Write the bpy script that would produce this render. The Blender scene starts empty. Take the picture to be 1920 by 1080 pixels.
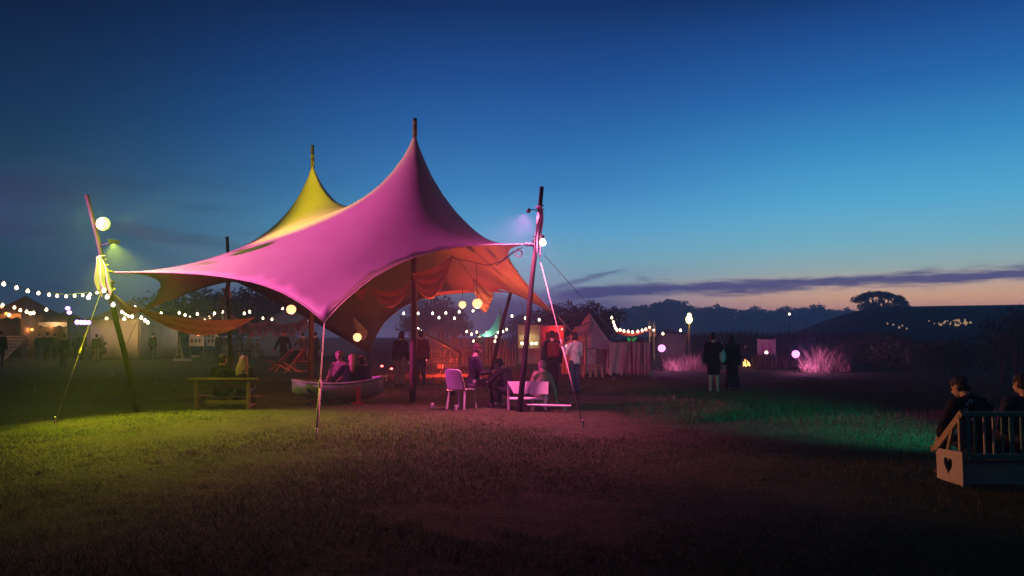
import bpy, bmesh, math, random
import numpy as np
from mathutils import Vector, Matrix, Euler, noise as mnoise
from mathutils.geometry import delaunay_2d_cdt

scene = bpy.context.scene
col = scene.collection
R = math.radians
rng = random.Random(7)

def s2l(c):
    return tuple(((v/255.0)/12.92 if v/255.0 <= 0.04045 else ((v/255.0+0.055)/1.055)**2.4) for v in c)

# ------------------------------------------------------------------ camera
F = 1423.0
PITCH = math.atan(88.0/F)
cam_d = bpy.data.cameras.new('camera')
cam_d.sensor_width = 36.0
cam_d.lens = 36.0*F/1920.0
cam_d.clip_start = 0.05
cam_d.clip_end = 4000
cam = bpy.data.objects.new('camera', cam_d)
cam.location = (0, 0, 1.65)
cam.rotation_euler = (R(90)+PITCH, 0, 0)
col.objects.link(cam)
scene.camera = cam

def at(px, py, d):
    """the place at distance d (along +Y) seen in direction px, py"""
    x, y = (px-960)/F, (540-py)/F
    c, s = math.cos(PITCH), math.sin(PITCH)
    fy, fz = c - y*s, s + y*c
    k = d/fy
    return Vector((x*k, d, 1.65+fz*k))

# ------------------------------------------------------------------ render settings
scene.render.engine = 'CYCLES'
scene.view_settings.view_transform = 'Standard'
scene.view_settings.look = 'None'
scene.view_settings.exposure = 0.0
scene.view_settings.gamma = 1.0
cy = scene.cycles
cy.use_denoising = True
try:
    cy.denoiser = 'OPENIMAGEDENOISE'
    cy.denoising_input_passes = 'RGB_ALBEDO_NORMAL'
except Exception:
    pass
cy.max_bounces = 5
cy.diffuse_bounces = 2
cy.glossy_bounces = 2
cy.transmission_bounces = 4
cy.transparent_max_bounces = 8
cy.volume_bounces = 0
cy.sample_clamp_indirect = 2.0
cy.sample_clamp_direct = 30.0
cy.use_light_tree = True
cy.caustics_reflective = False
cy.caustics_refractive = False

# ------------------------------------------------------------------ sky (world)
world = bpy.data.worlds.new('World')
scene.world = world
world.use_nodes = True
wt = world.node_tree
wt.nodes.clear()

class NT:
    """tiny helper to write node maths as calls"""
    def __init__(self, t): self.t = t
    def n(self, kind, **kw):
        nd = self.t.nodes.new(kind)
        for k, v in kw.items(): setattr(nd, k, v)
        return nd
    def put(self, sock, v):
        if hasattr(v, 'is_output') or isinstance(v, bpy.types.NodeSocket): self.t.links.new(v, sock)
        else: sock.default_value = v
    def m(self, op, a, b=0.0, c=0.0):
        nd = self.n('ShaderNodeMath', operation=op)
        self.put(nd.inputs[0], a); self.put(nd.inputs[1], b); self.put(nd.inputs[2], c)
        return nd.outputs[0]
    def smooth(self, x, a, b, lo=0.0, hi=1.0):
        nd = self.n('ShaderNodeMapRange', interpolation_type='SMOOTHSTEP')
        for i, v in enumerate((x, a, b, lo, hi)): self.put(nd.inputs[i], v)
        return nd.outputs[0]
    def mix(self, f, a, b):
        nd = self.n('ShaderNodeMix', data_type='RGBA')
        self.put(nd.inputs[0], f); self.put(nd.inputs[6], a); self.put(nd.inputs[7], b)
        return nd.outputs[2]
    def ramp(self, f, stops):
        nd = self.n('ShaderNodeValToRGB')
        cr = nd.color_ramp
        while len(cr.elements) > 1: cr.elements.remove(cr.elements[-1])
        for i, (p, c) in enumerate(stops):
            e = cr.elements[0] if i == 0 else cr.elements.new(p)
            e.position = p; e.color = (*c, 1) if len(c) == 3 else c
        self.put(nd.inputs[0], f)
        return nd.outputs[0]
    def noise(self, vec, scale, detail=3.0, rough=0.5):
        nd = self.n('ShaderNodeTexNoise')
        self.put(nd.inputs['Vector'], vec)
        nd.inputs['Scale'].default_value = scale
        nd.inputs['Detail'].default_value = detail
        nd.inputs['Roughness'].default_value = rough
        return nd.outputs[0]
    def xyz(self, a, b, c=0.0):
        nd = self.n('ShaderNodeCombineXYZ')
        for i, v in enumerate((a, b, c)): self.put(nd.inputs[i], v)
        return nd.outputs[0]

w = NT(wt)
tc = w.n('ShaderNodeTexCoord')
sp = w.n('ShaderNodeSeparateXYZ'); wt.links.new(tc.outputs['Generated'], sp.inputs[0])
dx, dy, dz = sp.outputs
elev = w.m('DEGREES', w.m('ARCSINE', dz)) if False else w.m('MULTIPLY', w.m('ARCSINE', dz), 57.2958)
azim = w.m('MULTIPLY', w.m('ARCTAN2', dx, dy), 57.2958)

def elev_of(y): return math.degrees(math.atan((628-y)/F))
EMAX = 60.0
AIR = 0.0022*0.8
def clear(e): return min(3.2, math.exp(AIR*14.0/max(0.02, math.sin(R(max(e, .5))))))   # the evening air dims the low sky again
def stops(lst):
    out = []
    for (y, e, c) in lst:
        e = elev_of(y) if y is not None else e
        out.append((max(0.0, min(1.0, e/EMAX)), tuple(v*clear(e) for v in s2l(c))))
    return out
SKY_R = stops([(640, 0, (152, 104, 104)), (585, 0, (192, 134, 114)), (566, 0, (216, 162, 124)), (545, 0, (200, 168, 146)), (515, 0, (150, 172, 170)),
               (470, 0, (116, 176, 194)), (400, 0, (84, 168, 208)), (300, 0, (56, 138, 194)), (200, 0, (36, 103, 170)), (100, 0, (25, 76, 144)),
               (0, 0, (13, 46, 98)), (None, 40, (18, 54, 108)), (None, 60, (19, 56, 108))])
SKY_M = stops([(640, 0, (96, 88, 128)), (570, 0, (112, 112, 148)), (535, 0, (124, 150, 170)), (490, 0, (112, 164, 186)), (430, 0, (86, 158, 202)), (350, 0, (56, 128, 188)),
               (250, 0, (38, 102, 168)), (150, 0, (26, 78, 146)), (0, 0, (13, 47, 100)), (None, 40, (18, 54, 108)), (None, 60, (19, 56, 108))])
SKY_L = stops([(640, 0, (34, 50, 70)), (560, 0, (32, 58, 82)), (480, 0, (26, 64, 88)), (400, 0, (22, 62, 90)), (250, 0, (15, 47, 84)),
               (100, 0, (9, 31, 66)), (0, 0, (7, 23, 50)), (None, 40, (6, 18, 42)), (None, 60, (5, 15, 38))])
ef = w.m('DIVIDE', elev, EMAX)
rR, rM, rL = w.ramp(ef, SKY_R), w.ramp(ef, SKY_M), w.ramp(ef, SKY_L)
sky = w.mix(w.smooth(azim, 1.0, 26.0), rM, rR)
sky = w.mix(w.smooth(azim, 0.0, -36.0), sky, rL)
sky = w.mix(w.smooth(dy, 0.35, -0.25), sky, (*s2l((16, 26, 46)), 1))
# clouds: a long bank low over the horizon, a thin wisp above it and faint streaks on the dark side
vec = w.xyz(w.m('MULTIPLY', azim, 0.11), w.m('MULTIPLY', elev, 0.95))
n1 = w.noise(vec, 1.3, 5.0, 0.55)
n2 = w.noise(vec, 4.0, 4.0, 0.6)
centre = w.m('ADD', w.m('MULTIPLY', w.m('MAXIMUM', azim, 0.0), 0.022), 3.12)
centre = w.m('ADD', centre, w.m('MULTIPLY', w.m('SUBTRACT', n1, 0.5), 1.1))
dist = w.m('ABSOLUTE', w.m('SUBTRACT', elev, centre))
band = w.smooth(w.m('ADD', dist, w.m('MULTIPLY', w.m('SUBTRACT', n2, 0.5), 0.9)), 0.68, 0.08)
band = w.m('MULTIPLY', band, w.smooth(azim, 0.5, 6.0))
veil = w.m('MULTIPLY', w.smooth(elev, 3.6, 2.2), w.m('MULTIPLY', w.smooth(azim, 13.0, 6.0), w.smooth(azim, -6.0, 1.0)))
wc = w.m('ADD', w.m('MULTIPLY', w.m('SUBTRACT', azim, 3.0), 0.24), 3.55)
wd = w.m('ABSOLUTE', w.m('SUBTRACT', elev, w.m('ADD', wc, w.m('MULTIPLY', w.m('SUBTRACT', n1, 0.5), 0.8))))
wisp = w.m('MULTIPLY', w.smooth(w.m('ADD', wd, w.m('MULTIPLY', w.m('SUBTRACT', n2, 0.5), 0.35)), 0.3, 0.02), w.m('MULTIPLY', w.smooth(azim, 2.0, 4.5), w.smooth(azim, 9.2, 7.2)))
puff = w.m('MULTIPLY', w.smooth(n2, 0.48, 0.62), w.m('MULTIPLY', w.m('MULTIPLY', w.smooth(azim, 7.0, 9.5), w.smooth(azim, 13.0, 10.5)), w.m('MULTIPLY', w.smooth(elev, 5.2, 3.8), w.smooth(elev, 2.6, 3.4))))
cm = w.m('MINIMUM', w.m('ADD', w.m('MULTIPLY', band, 0.9), w.m('ADD', w.m('MULTIPLY', veil, 0.62), w.m('ADD', w.m('MULTIPLY', wisp, 0.55), w.m('MULTIPLY', puff, 0.55)))), 0.92)
sky = w.mix(cm, sky, (*[v*1.9 for v in s2l((54, 52, 100))], 1))
vec2 = w.xyz(w.m('MULTIPLY', azim, 0.05), w.m('MULTIPLY', elev, 0.42), 3.0)
n3 = w.noise(vec2, 1.6, 4.0, 0.55)
streak = w.m('MULTIPLY', w.smooth(n3, 0.50, 0.66), w.m('MULTIPLY', w.smooth(azim, -4.0, -16.0), w.m('MULTIPLY', w.smooth(elev, 13.0, 9.0), w.smooth(elev, 1.5, 4.0))))
sky = w.mix(w.m('MULTIPLY', streak, 0.28), sky, (*s2l((20, 34, 60)), 1))
sky = w.mix(w.smooth(elev, -0.5, -2.0), sky, (*s2l((14, 16, 20)), 1))
bg = w.n('ShaderNodeBackground'); wo = w.n('ShaderNodeOutputWorld')
wt.links.new(sky, bg.inputs['Color']); bg.inputs['Strength'].default_value = 1.0
wt.links.new(bg.outputs[0], wo.inputs['Surface'])
world.cycles.sampling_method = 'MANUAL'
world.cycles.sample_map_resolution = 512

# ------------------------------------------------------------------ materials
MATS = {}
def mat(name, c1, c2=None, rough=0.7, scale=8.0, bump=0.0, bscale=None, spec=0.3, emit=None, strength=0.0, sheen=0.0, metal=0.0, sample=True, stretch=None, trans=0.0):
    if name in MATS: return MATS[name]
    m = bpy.data.materials.new(name); m.use_nodes = True
    t = NT(m.node_tree); b = m.node_tree.nodes['Principled BSDF']
    tcn = t.n('ShaderNodeTexCoord').outputs['Object']
    if stretch:
        mp = t.n('ShaderNodeMapping'); mp.inputs['Scale'].default_value = stretch
        m.node_tree.links.new(tcn, mp.inputs['Vector']); tcn = mp.outputs[0]
    if c2 is None: c2 = tuple(v*0.72 for v in c1)
    fac = t.noise(tcn, scale, 4.0, 0.6)
    fac = t.smooth(fac, 0.3, 0.7)
    b_in = b.inputs
    t.put(b_in['Base Color'], t.mix(fac, (*c1, 1), (*c2, 1)))
    b_in['Roughness'].default_value = rough
    b_in['Specular IOR Level'].default_value = spec
    b_in['Metallic'].default_value = metal
    if sheen: b_in['Sheen Weight'].default_value = sheen
    if bump:
        bn = t.n('ShaderNodeBump'); bn.inputs['Strength'].default_value = bump; bn.inputs['Distance'].default_value = 0.02
        m.node_tree.links.new(t.noise(tcn, bscale or scale*3, 3.0, 0.6), bn.inputs['Height'])
        m.node_tree.links.new(bn.outputs[0], b_in['Normal'])
    if emit:
        b_in['Emission Color'].default_value = (*emit, 1); b_in['Emission Strength'].default_value = strength
        m.cycles.emission_sampling = 'AUTO' if sample else 'NONE'
    if trans:
        tr = t.n('ShaderNodeBsdfTranslucent'); mx = t.n('ShaderNodeMixShader'); mx.inputs[0].default_value = trans
        t.put(tr.inputs['Color'], (*c1, 1))
        out = m.node_tree.nodes['Material Output']
        m.node_tree.links.new(b.outputs[0], mx.inputs[1]); m.node_tree.links.new(tr.outputs[0], mx.inputs[2]); m.node_tree.links.new(mx.outputs[0], out.inputs['Surface'])
    MATS[name] = m
    return m

# ------------------------------------------------------------------ mesh helpers
class MB:
    """collects closed shapes for ONE mesh object"""
    def __init__(self): self.v = []; self.f = []; self.mi = []
    def add(self, vs, fs, mi=0):
        o = len(self.v)
        self.v += [tuple(p) for p in vs]
        self.f += [tuple(i+o for i in f) for f in fs]
        self.mi += [mi]*len(fs)
        return self
    def rings(self, rings, cap=True, mi=0):
        n = len(rings[0]); vs = [p for r in rings for p in r]; fs = []
        for i in range(len(rings)-1):
            for j in range(n):
                k = (j+1) % n
                fs.append((i*n+j, i*n+k, (i+1)*n+k, (i+1)*n+j))
        if cap:
            fs.append(tuple(range(n-1, -1, -1))); fs.append(tuple(range((len(rings)-1)*n, len(rings)*n)))
        return self.add(vs, fs, mi)
    def tube(self, pts, rad, n=8, mi=0, cap=True, flat=None):
        pts = [Vector(p) for p in pts]
        if not hasattr(rad, '__len__'): rad = [rad]*len(pts)
        rings = []; up = None
        for i, p in enumerate(pts):
            t = (pts[min(i+1, len(pts)-1)]-pts[max(i-1, 0)])
            if t.length < 1e-9: t = Vector((0, 0, 1))
            t.normalize()
            if up is None:
                up = Vector((0, 0, 1)) if abs(t.z) < 0.9 else Vector((0, 1, 0))
            a = up.cross(t)
            if a.length < 1e-4: a = Vector((1, 0, 0)).cross(t)
            a.normalize(); b = t.cross(a).normalized(); up = b
            fx = flat or 1.0
            rings.append([p+a*(rad[i]*fx*math.cos(2*math.pi*j/n))+b*(rad[i]*math.sin(2*math.pi*j/n)) for j in range(n)])
        return self.rings(rings, cap, mi)
    def box(self, c, s, rot=None, mi=0, bevel=0.0):
        c = Vector(c); hx, hy, hz = s[0]/2, s[1]/2, s[2]/2
        M = Euler(rot).to_matrix() if rot is not None and not isinstance(rot, Matrix) else (rot or Matrix.Identity(3))
        if bevel <= 0:
            vs = [c+M@Vector((x*hx, y*hy, z*hz)) for z in (-1, 1) for (x, y) in ((-1, -1), (1, -1), (1, 1), (-1, 1))]
            return self.add(vs, [(3, 2, 1, 0), (4, 5, 6, 7), (0, 1, 5, 4), (1, 2, 6, 5), (2, 3, 7, 6), (3, 0, 4, 7)], mi)
        bm = bmesh.new(); bmesh.ops.create_cube(bm, size=1.0)
        for v in bm.verts: v.co = Vector((v.co.x*s[0], v.co.y*s[1], v.co.z*s[2]))
        bmesh.ops.bevel(bm, geom=bm.edges[:], offset=bevel, segments=1, affect='EDGES')
        bm.verts.index_update()
        vs = [c+M@v.co for v in bm.verts]; fs = [[v.index for v in f.verts] for f in bm.faces]; bm.free()
        return self.add(vs, fs, mi)
    def beam(self, a, b, wx, wy, mi=0, bevel=0.0, roll=0.0):
        a, b = Vector(a), Vector(b); d = b-a; L = d.length
        q = d.to_track_quat('Z', 'Y')
        M = q.to_matrix() @ Matrix.Rotation(roll, 3, 'Z')
        return self.box((a+b)/2, (wx, wy, L), M, mi, bevel)
    def ball(self, c, r, n=12, m=8, mi=0, M=None):
        c = Vector(c)
        if not hasattr(r, '__len__'): r = (r, r, r)
        vs = []; fs = []
        vs.append((0, 0, -1))
        for i in range(1, m):
            th = math.pi*i/m
            for j in range(n):
                ph = 2*math.pi*j/n
                vs.append((math.sin(th)*math.cos(ph), math.sin(th)*math.sin(ph), -math.cos(th)))
        vs.append((0, 0, 1))
        for j in range(n): fs.append((0, 1+(j+1) % n, 1+j))
        for i in range(m-2):
            for j in range(n):
                k = (j+1) % n; fs.append((1+i*n+j, 1+i*n+k, 1+(i+1)*n+k, 1+(i+1)*n+j))
        e = len(vs)-1
        for j in range(n): fs.append((e, 1+(m-2)*n+j, 1+(m-2)*n+(j+1) % n))
        P = []
        for v in vs:
            p = Vector((v[0]*r[0], v[1]*r[1], v[2]*r[2]))
            if M is not None: p = M @ p
            P.append(c+p)
        return self.add(P, fs, mi)
    def lathe(self, c, prof, n=16, mi=0):
        c = Vector(c)
        return self.rings([[c+Vector((r*math.cos(2*math.pi*j/n), r*math.sin(2*math.pi*j/n), z)) for j in range(n)] for r, z in prof], True, mi)
    def plate(self, poly, thick, mi=0):
        """closed slab of a planar polygon (3D points in order), thickened along its normal"""
        P = [Vector(p) for p in poly]; nrm = Vector((0, 0, 0))
        for i in range(len(P)):
            a, b = P[i], P[(i+1) % len(P)]
            nrm += Vector(((a.y-b.y)*(a.z+b.z), (a.z-b.z)*(a.x+b.x), (a.x-b.x)*(a.y+b.y)))
        nrm.normalize(); h = nrm*thick/2; n = len(P)
        vs = [p-h for p in P]+[p+h for p in P]
        fs = [tuple(range(n-1, -1, -1)), tuple(range(n, 2*n))]+[(i, (i+1) % n, n+(i+1) % n, n+i) for i in range(n)]
        return self.add(vs, fs, mi)
    def sheet(self, fn, nu, nv, th=0.004, mi=0):
        """thin cloth with real thickness from fn(u, v)"""
        G = [[Vector(fn(i/nu, j/nv)) for j in range(nv+1)] for i in range(nu+1)]
        def nm(i, j):
            a = G[min(i+1, nu)][j]-G[max(i-1, 0)][j]; b = G[i][min(j+1, nv)]-G[i][max(j-1, 0)]
            k = a.cross(b)
            return k.normalized() if k.length > 1e-9 else Vector((0, 0, 1))
        A = []; B = []
        for i in range(nu+1):
            for j in range(nv+1):
                k = nm(i, j)*th/2; A.append(G[i][j]+k); B.append(G[i][j]-k)
        o = len(A); fs = []
        ix = lambda i, j: i*(nv+1)+j
        for i in range(nu):
            for j in range(nv):
                fs.append((ix(i, j), ix(i+1, j), ix(i+1, j+1), ix(i, j+1)))
                fs.append((o+ix(i, j+1), o+ix(i+1, j+1), o+ix(i+1, j), o+ix(i, j)))
        ring = [ix(i, 0) for i in range(nu)]+[ix(nu, j) for j in range(nv)]+[ix(i, nv) for i in range(nu, 0, -1)]+[ix(0, j) for j in range(nv, 0, -1)]
        for q in range(len(ring)):
            a, b = ring[q], ring[(q+1) % len(ring)]
            fs.append((b, a, o+a, o+b))
        return self.add(A+B, fs, mi)
    def mesh(self, name, mats, smooth=False, off=(0, 0, 0)):
        me = bpy.data.meshes.new(name)
        o = Vector(off)
        me.from_pydata([tuple(Vector(p)-o) for p in self.v], [], self.f)
        for m in (mats if isinstance(mats, (list, tuple)) else [mats]): me.materials.append(m)
        if any(self.mi): me.polygons.foreach_set('material_index', self.mi)
        if smooth: me.polygons.foreach_set('use_smooth', [True]*len(self.f))
        me.update()
        return me
    def build(self, name, mats, parent=None, smooth=False, label=None):
        off = parent_world(parent) if parent else (0, 0, 0)
        o = bpy.data.objects.new(name, self.mesh(name, mats, smooth, off))
        col.objects.link(o)
        if parent: o.parent = parent
        if label: o['label'] = label
        return o

def parent_world(p):
    v = Vector((0, 0, 0))
    while p is not None:
        v += p.location; p = p.parent
    return v

def tag(o, label=None, cat=None, group=None, kind=None):
    if label: o['label'] = label
    if cat: o['category'] = cat
    if group: o['group'] = group
    if kind: o['kind'] = kind
    return o
def thing(name, label, cat, loc, group=None):
    o = bpy.data.objects.new(name, None); col.objects.link(o)
    o.location = loc; o.empty_display_size = 0.1
    return tag(o, label, cat, group)
def single(mb, name, mats, label, cat, group=None, smooth=False, origin=None):
    """a thing that is one mesh, origin at its base"""
    if origin is None:
        a = np.array([tuple(p) for p in mb.v]); origin = (float(a[:, 0].mean()), float(a[:, 1].mean()), float(a[:, 2].min()))
    o = bpy.data.objects.new(name, mb.mesh(name, mats, smooth, origin)); o.location = origin
    col.objects.link(o)
    return tag(o, label, cat, group)
def copy_tree(o, parent=None):
    c = o.copy(); col.objects.link(c)
    if parent: c.parent = parent
    for ch in list(o.children): copy_tree(ch, c)
    return c
def lamp(name, kind, loc, energy, color, parent=None, target=None, size=40, blend=0.5, radius=0.1):
    l = bpy.data.lights.new(name, kind); l.energy = energy; l.color = color
    l.shadow_soft_size = radius
    if kind == 'SPOT': l.spot_size = R(size); l.spot_blend = blend
    o = bpy.data.objects.new(name, l); col.objects.link(o)
    loc = Vector(loc)
    if target is not None: o.rotation_euler = (Vector(target)-loc).to_track_quat('-Z', 'Y').to_euler()
    if parent: o.parent = parent; o.location = loc-parent_world(parent)
    else: o.location = loc
    return o

def catenary(a, b, sag, n):
    a, b = Vector(a), Vector(b)
    return [a.lerp(b, i/n)-Vector((0, 0, sag*4*(i/n)*(1-i/n))) for i in range(n+1)]
# ------------------------------------------------------------------ lamp settings
YEL_W, YEL_T, YEL_S = 4200, Vector((-6.0, 14.0, 0)), 82
YLOW_W, YLOW_T, YLOW_S = 45, Vector((-6.8, 18.4, 0)), 60
YEL2_W, YEL2_T, YEL2_S = 5400, Vector((-4.5, 20.9, 6.4)), 54
YSP_W = 280
PINK_POS = Vector((-12.8, 14.2, 4.6)); PINK_W, PINK_T, PINK_S = 9000, Vector((-4.3, 17.3, 3.3)), 64
PINK_TOP, PINK_SIDE = 9.0, 45
PW_W, PW_T, PW_S = 4600, Vector((-1.0, 14.5, 0)), 112
PF_W, PF_T, PF_S = 1900, Vector((5.0, 30, 0.6)), 52
CLIP_W = 22
LANT_W = 60
RED_W, REDUP_W, UP_W = 1300, 1100, 430
PG_W = 1000
GREEN_POS = Vector((7.9, 7.6, 2.4)); GREEN_T = Vector((4.5, 17.4, 0)); GREEN_W, GREEN_S = 2000, 50
HAZE = 0.0022
SMOKES = [('smoke', (-15.0, 56, 1.4), (4.5, 5, 2.2), .12, 'grey smoke drifting behind the deck chairs'), ('smoke', (-6.0, 66, 3.0), (9, 5, 3.2), .08, 'grey smoke hanging behind the stick fence')]
AMB_W, AMB_T, AMB_S = 3600, Vector((5.0, 8.3, 0.2)), 17
# ------------------------------------------------------------------ ground
def ground_height(x, y):
    d = math.hypot(x, y)
    return 0.03*mnoise.noise((x*0.35, y*0.35, 0.3))+0.05*mnoise.noise((x*0.08, y*0.08, 5.1)) - 0.02
def make_ground():
    xs = sorted(set([-440, -340, -260, -180, -120, -80, -60]+[i*1.0 for i in range(-45, 46)]+[60, 80, 120, 180, 260, 340, 440]))
    ys = sorted(set([-20, -10, -4]+[i*0.8 for i in range(0, 90)]+[80, 95, 120, 150, 190, 240, 300, 380, 470]))
    me = bpy.data.meshes.new('ground')
    vs = [(x, y, ground_height(x, y)) for y in ys for x in xs]
    nx = len(xs)
    fs = [(j*nx+i, j*nx+i+1, (j+1)*nx+i+1, (j+1)*nx+i) for j in range(len(ys)-1) for i in range(nx-1)]
    me.from_pydata(vs, [], fs)
    me.polygons.foreach_set('use_smooth', [True]*len(fs))
    m = bpy.data.materials.new('meadow'); m.use_nodes = True
    t = NT(m.node_tree); b = m.node_tree.nodes['Principled BSDF']
    oc = t.n('ShaderNodeTexCoord').outputs['Object']
    big = t.smooth(t.noise(oc, 0.45, 4, 0.6), 0.38, 0.66)
    mid = t.smooth(t.noise(oc, 2.6, 5, 0.65), 0.35, 0.68)
    fine = t.smooth(t.noise(oc, 26.0, 5, 0.7), 0.3, 0.75)
    c = t.mix(mid, (0.036, 0.060, 0.016, 1), (0.074, 0.080, 0.030, 1))
    c = t.mix(t.m('MULTIPLY', big, 0.55), c, (0.105, 0.085, 0.045, 1))
    c = t.mix(t.m('MULTIPLY', fine, 0.6), c, (0.022, 0.026, 0.011, 1))
    t.put(b.inputs['Base Color'], c); b.inputs['Roughness'].default_value = 0.95; b.inputs['Specular IOR Level'].default_value = 0.1
    bn = t.n('ShaderNodeBump'); bn.inputs['Strength'].default_value = 0.9; bn.inputs['Distance'].default_value = 0.05
    m.node_tree.links.new(t.m('ADD', fine, t.m('MULTIPLY', mid, 1.5)), bn.inputs['Height']); m.node_tree.links.new(bn.outputs[0], b.inputs['Normal'])
    me.materials.append(m)
    o = bpy.data.objects.new('ground', me); col.objects.link(o)
    return tag(o, 'mown festival meadow running to the horizon', kind='structure')
make_ground()

# ------------------------------------------------------------------ stretch tent
M_canopy = mat('canopy_fabric', (0.52, 0.42, 0.36), (0.47, 0.37, 0.31), rough=0.75, scale=1.2, bump=0.22, bscale=2.2, spec=0.25, trans=0.06)
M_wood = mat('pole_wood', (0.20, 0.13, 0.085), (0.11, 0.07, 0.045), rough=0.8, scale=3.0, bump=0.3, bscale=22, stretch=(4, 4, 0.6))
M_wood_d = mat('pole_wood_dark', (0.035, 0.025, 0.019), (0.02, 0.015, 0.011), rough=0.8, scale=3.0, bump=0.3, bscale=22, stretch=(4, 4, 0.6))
M_rope = mat('rope', (0.40, 0.33, 0.24), (0.28, 0.23, 0.16), rough=0.85, scale=30, bump=0.3, bscale=80)
M_black = mat('black_metal', (0.02, 0.02, 0.022), rough=0.5, scale=6)
M_steel = mat('steel', (0.35, 0.34, 0.33), (0.22, 0.2, 0.19), rough=0.45, metal=0.9, scale=8)

CORN = {
 'LH': at(214, 510, 16.65), 'LL': at(264, 586, 22.0), 'BLH': at(427, 520, 27.0), 'BL': at(693, 664, 27.5),
 'BH': at(952, 548, 26.0), 'RL': at(1047, 594, 21.0), 'RH': at(984, 458, 16.5), 'FL': at(608, 606, 14.2)}
ORDER = ['LH', 'LL', 'BLH', 'BL', 'BH', 'RL', 'RH', 'FL']
PEAKS = [at(778, 250, 18.9), at(586, 309, 23.0)]
EDGE_Q = {'LH': 35.7, 'LL': 22.0, 'BLH': 150.0, 'BL': 24.8, 'BH': 19.1, 'RL': 21.3, 'RH': 12.6, 'FL': 39.6}
EDGE_SAG = {'LH': .155, 'LL': .6, 'BLH': .26, 'BL': 1.6, 'BH': .35, 'RL': .432, 'RH': .38, 'FL': .379}

def make_canopy():
    step = 0.30
    pts = []; bnd = []; fixed = {}; bq = []
    # concave boundary in plan
    cen = Vector((0, 0, 0))
    for k in ORDER: cen += CORN[k]
    cen /= len(ORDER)
    for i, k in enumerate(ORDER):
        a, b = CORN[k], CORN[ORDER[(i+1) % len(ORDER)]]
        n = max(6, int((b-a).to_2d().length/step))
        mid = ((a+b)/2).to_2d(); inw = (cen.to_2d()-mid).normalized()
        for j in range(n):
            t = j/n
            p = a.to_2d().lerp(b.to_2d(), t)+inw*(EDGE_SAG[k]*4*t*(1-t))
            if j == 0: fixed[len(pts)] = a
            bnd.append(len(pts)); bq.append(EDGE_Q[k]); pts.append(p)
    poly = [pts[i] for i in bnd]
    def inside(p):
        c = False; n = len(poly)
        for i in range(n):
            a, b = poly[i], poly[(i+1) % n]
            if (a.y > p.y) != (b.y > p.y) and p.x < (b.x-a.x)*(p.y-a.y)/(b.y-a.y)+a.x: c = not c
        return c
    PP = np.array([tuple(p) for p in poly])
    def dist_b(p):
        A = PP; B = np.roll(PP, -1, 0); d = B-A; q = np.array(p)-A
        t = np.clip((q*d).sum(1)/(d*d).sum(1), 0, 1)
        return np.sqrt((((A+d*t[:, None])-np.array(p))**2).sum(1).min())
    for P in PEAKS:
        fixed[len(pts)] = P; pts.append(P.to_2d())
        for rr, n in ((0.07, 8), (0.17, 10), (0.32, 14)):
            for j in range(n):
                an = 2*math.pi*(j+0.5*(n % 3))/n
                if rr == 0.07: fixed[len(pts)] = P+Vector((0.045*math.cos(an), 0.045*math.sin(an), -0.05))
                pts.append(P.to_2d()+Vector((rr*math.cos(an), rr*math.sin(an))))
    xs0, ys0 = PP.min(0); xs1, ys1 = PP.max(0)
    row = 0; y = ys0
    while y < ys1:
        x = xs0+(step/2 if row % 2 else 0)
        while x < xs1:
            p = Vector((x, y))
            if inside(p) and dist_b((x, y)) > step*0.5 and all((p-P.to_2d()).length > 0.45 for P in PEAKS): pts.append(p)
            x += step
        y += step*0.866; row += 1
    edges = [(bnd[i], bnd[(i+1) % len(bnd)]) for i in range(len(bnd))]
    V, E, Fc = delaunay_2d_cdt([Vector(p) for p in pts], edges, [], 1, 1e-5)[:3]
    assert len(V) == len(pts), (len(V), len(pts))
    n = len(V); K = np.zeros((n, n))
    es = {}
    for f in Fc:
        for a, b in zip(f, f[1:]+f[:1] if isinstance(f, list) else tuple(f[1:])+tuple(f[:1])): es[(min(a, b), max(a, b))] = 1
    bq_map = {(min(a, b), max(a, b)): bq[i] for i, (a, b) in enumerate(edges)}
    pk = [P.to_2d() for P in PEAKS]
    for (a, b) in es:
        m2 = (Vector(V[a])+Vector(V[b]))/2
        q = bq_map.get((a, b), 1.0)
        if (a, b) not in bq_map:
            L = (Vector(V[a])-Vector(V[b])).length
            q *= min(3.0, step/max(L, 0.04))**0.0
            dd = pk[1]-pk[0]; tt = max(0, min(1, (m2-pk[0]).dot(dd)/dd.length_squared))
            q += RIDGE_AMP*math.exp(-((m2-pk[0]-dd*tt).length/RIDGE_W)**2)
            for p in pk:
                r = (m2-p).length
                q += PEAK_AMP*math.exp(-(r/PEAK_W)**2)+TIP_AMP*math.exp(-(r/TIP_W)**2)
        K[a, a] += q; K[b, b] += q; K[a, b] -= q; K[b, a] -= q
    fi = sorted(fixed); fr = [i for i in range(n) if i not in fixed]
    X = np.array([tuple(fixed[i]) for i in fi])
    sol = np.linalg.solve(K[np.ix_(fr, fr)], -K[np.ix_(fr, fi)] @ X)
    C = np.zeros((n, 3)); C[fi] = X; C[fr] = sol
    return C, [tuple(f) for f in Fc], bnd
PEAK_AMP, PEAK_W, TIP_AMP, TIP_W, RIDGE_AMP, RIDGE_W = .256, 5.31, 6.218, .167, 4.008, .233
CAN, CANF, CANB = make_canopy()

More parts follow.
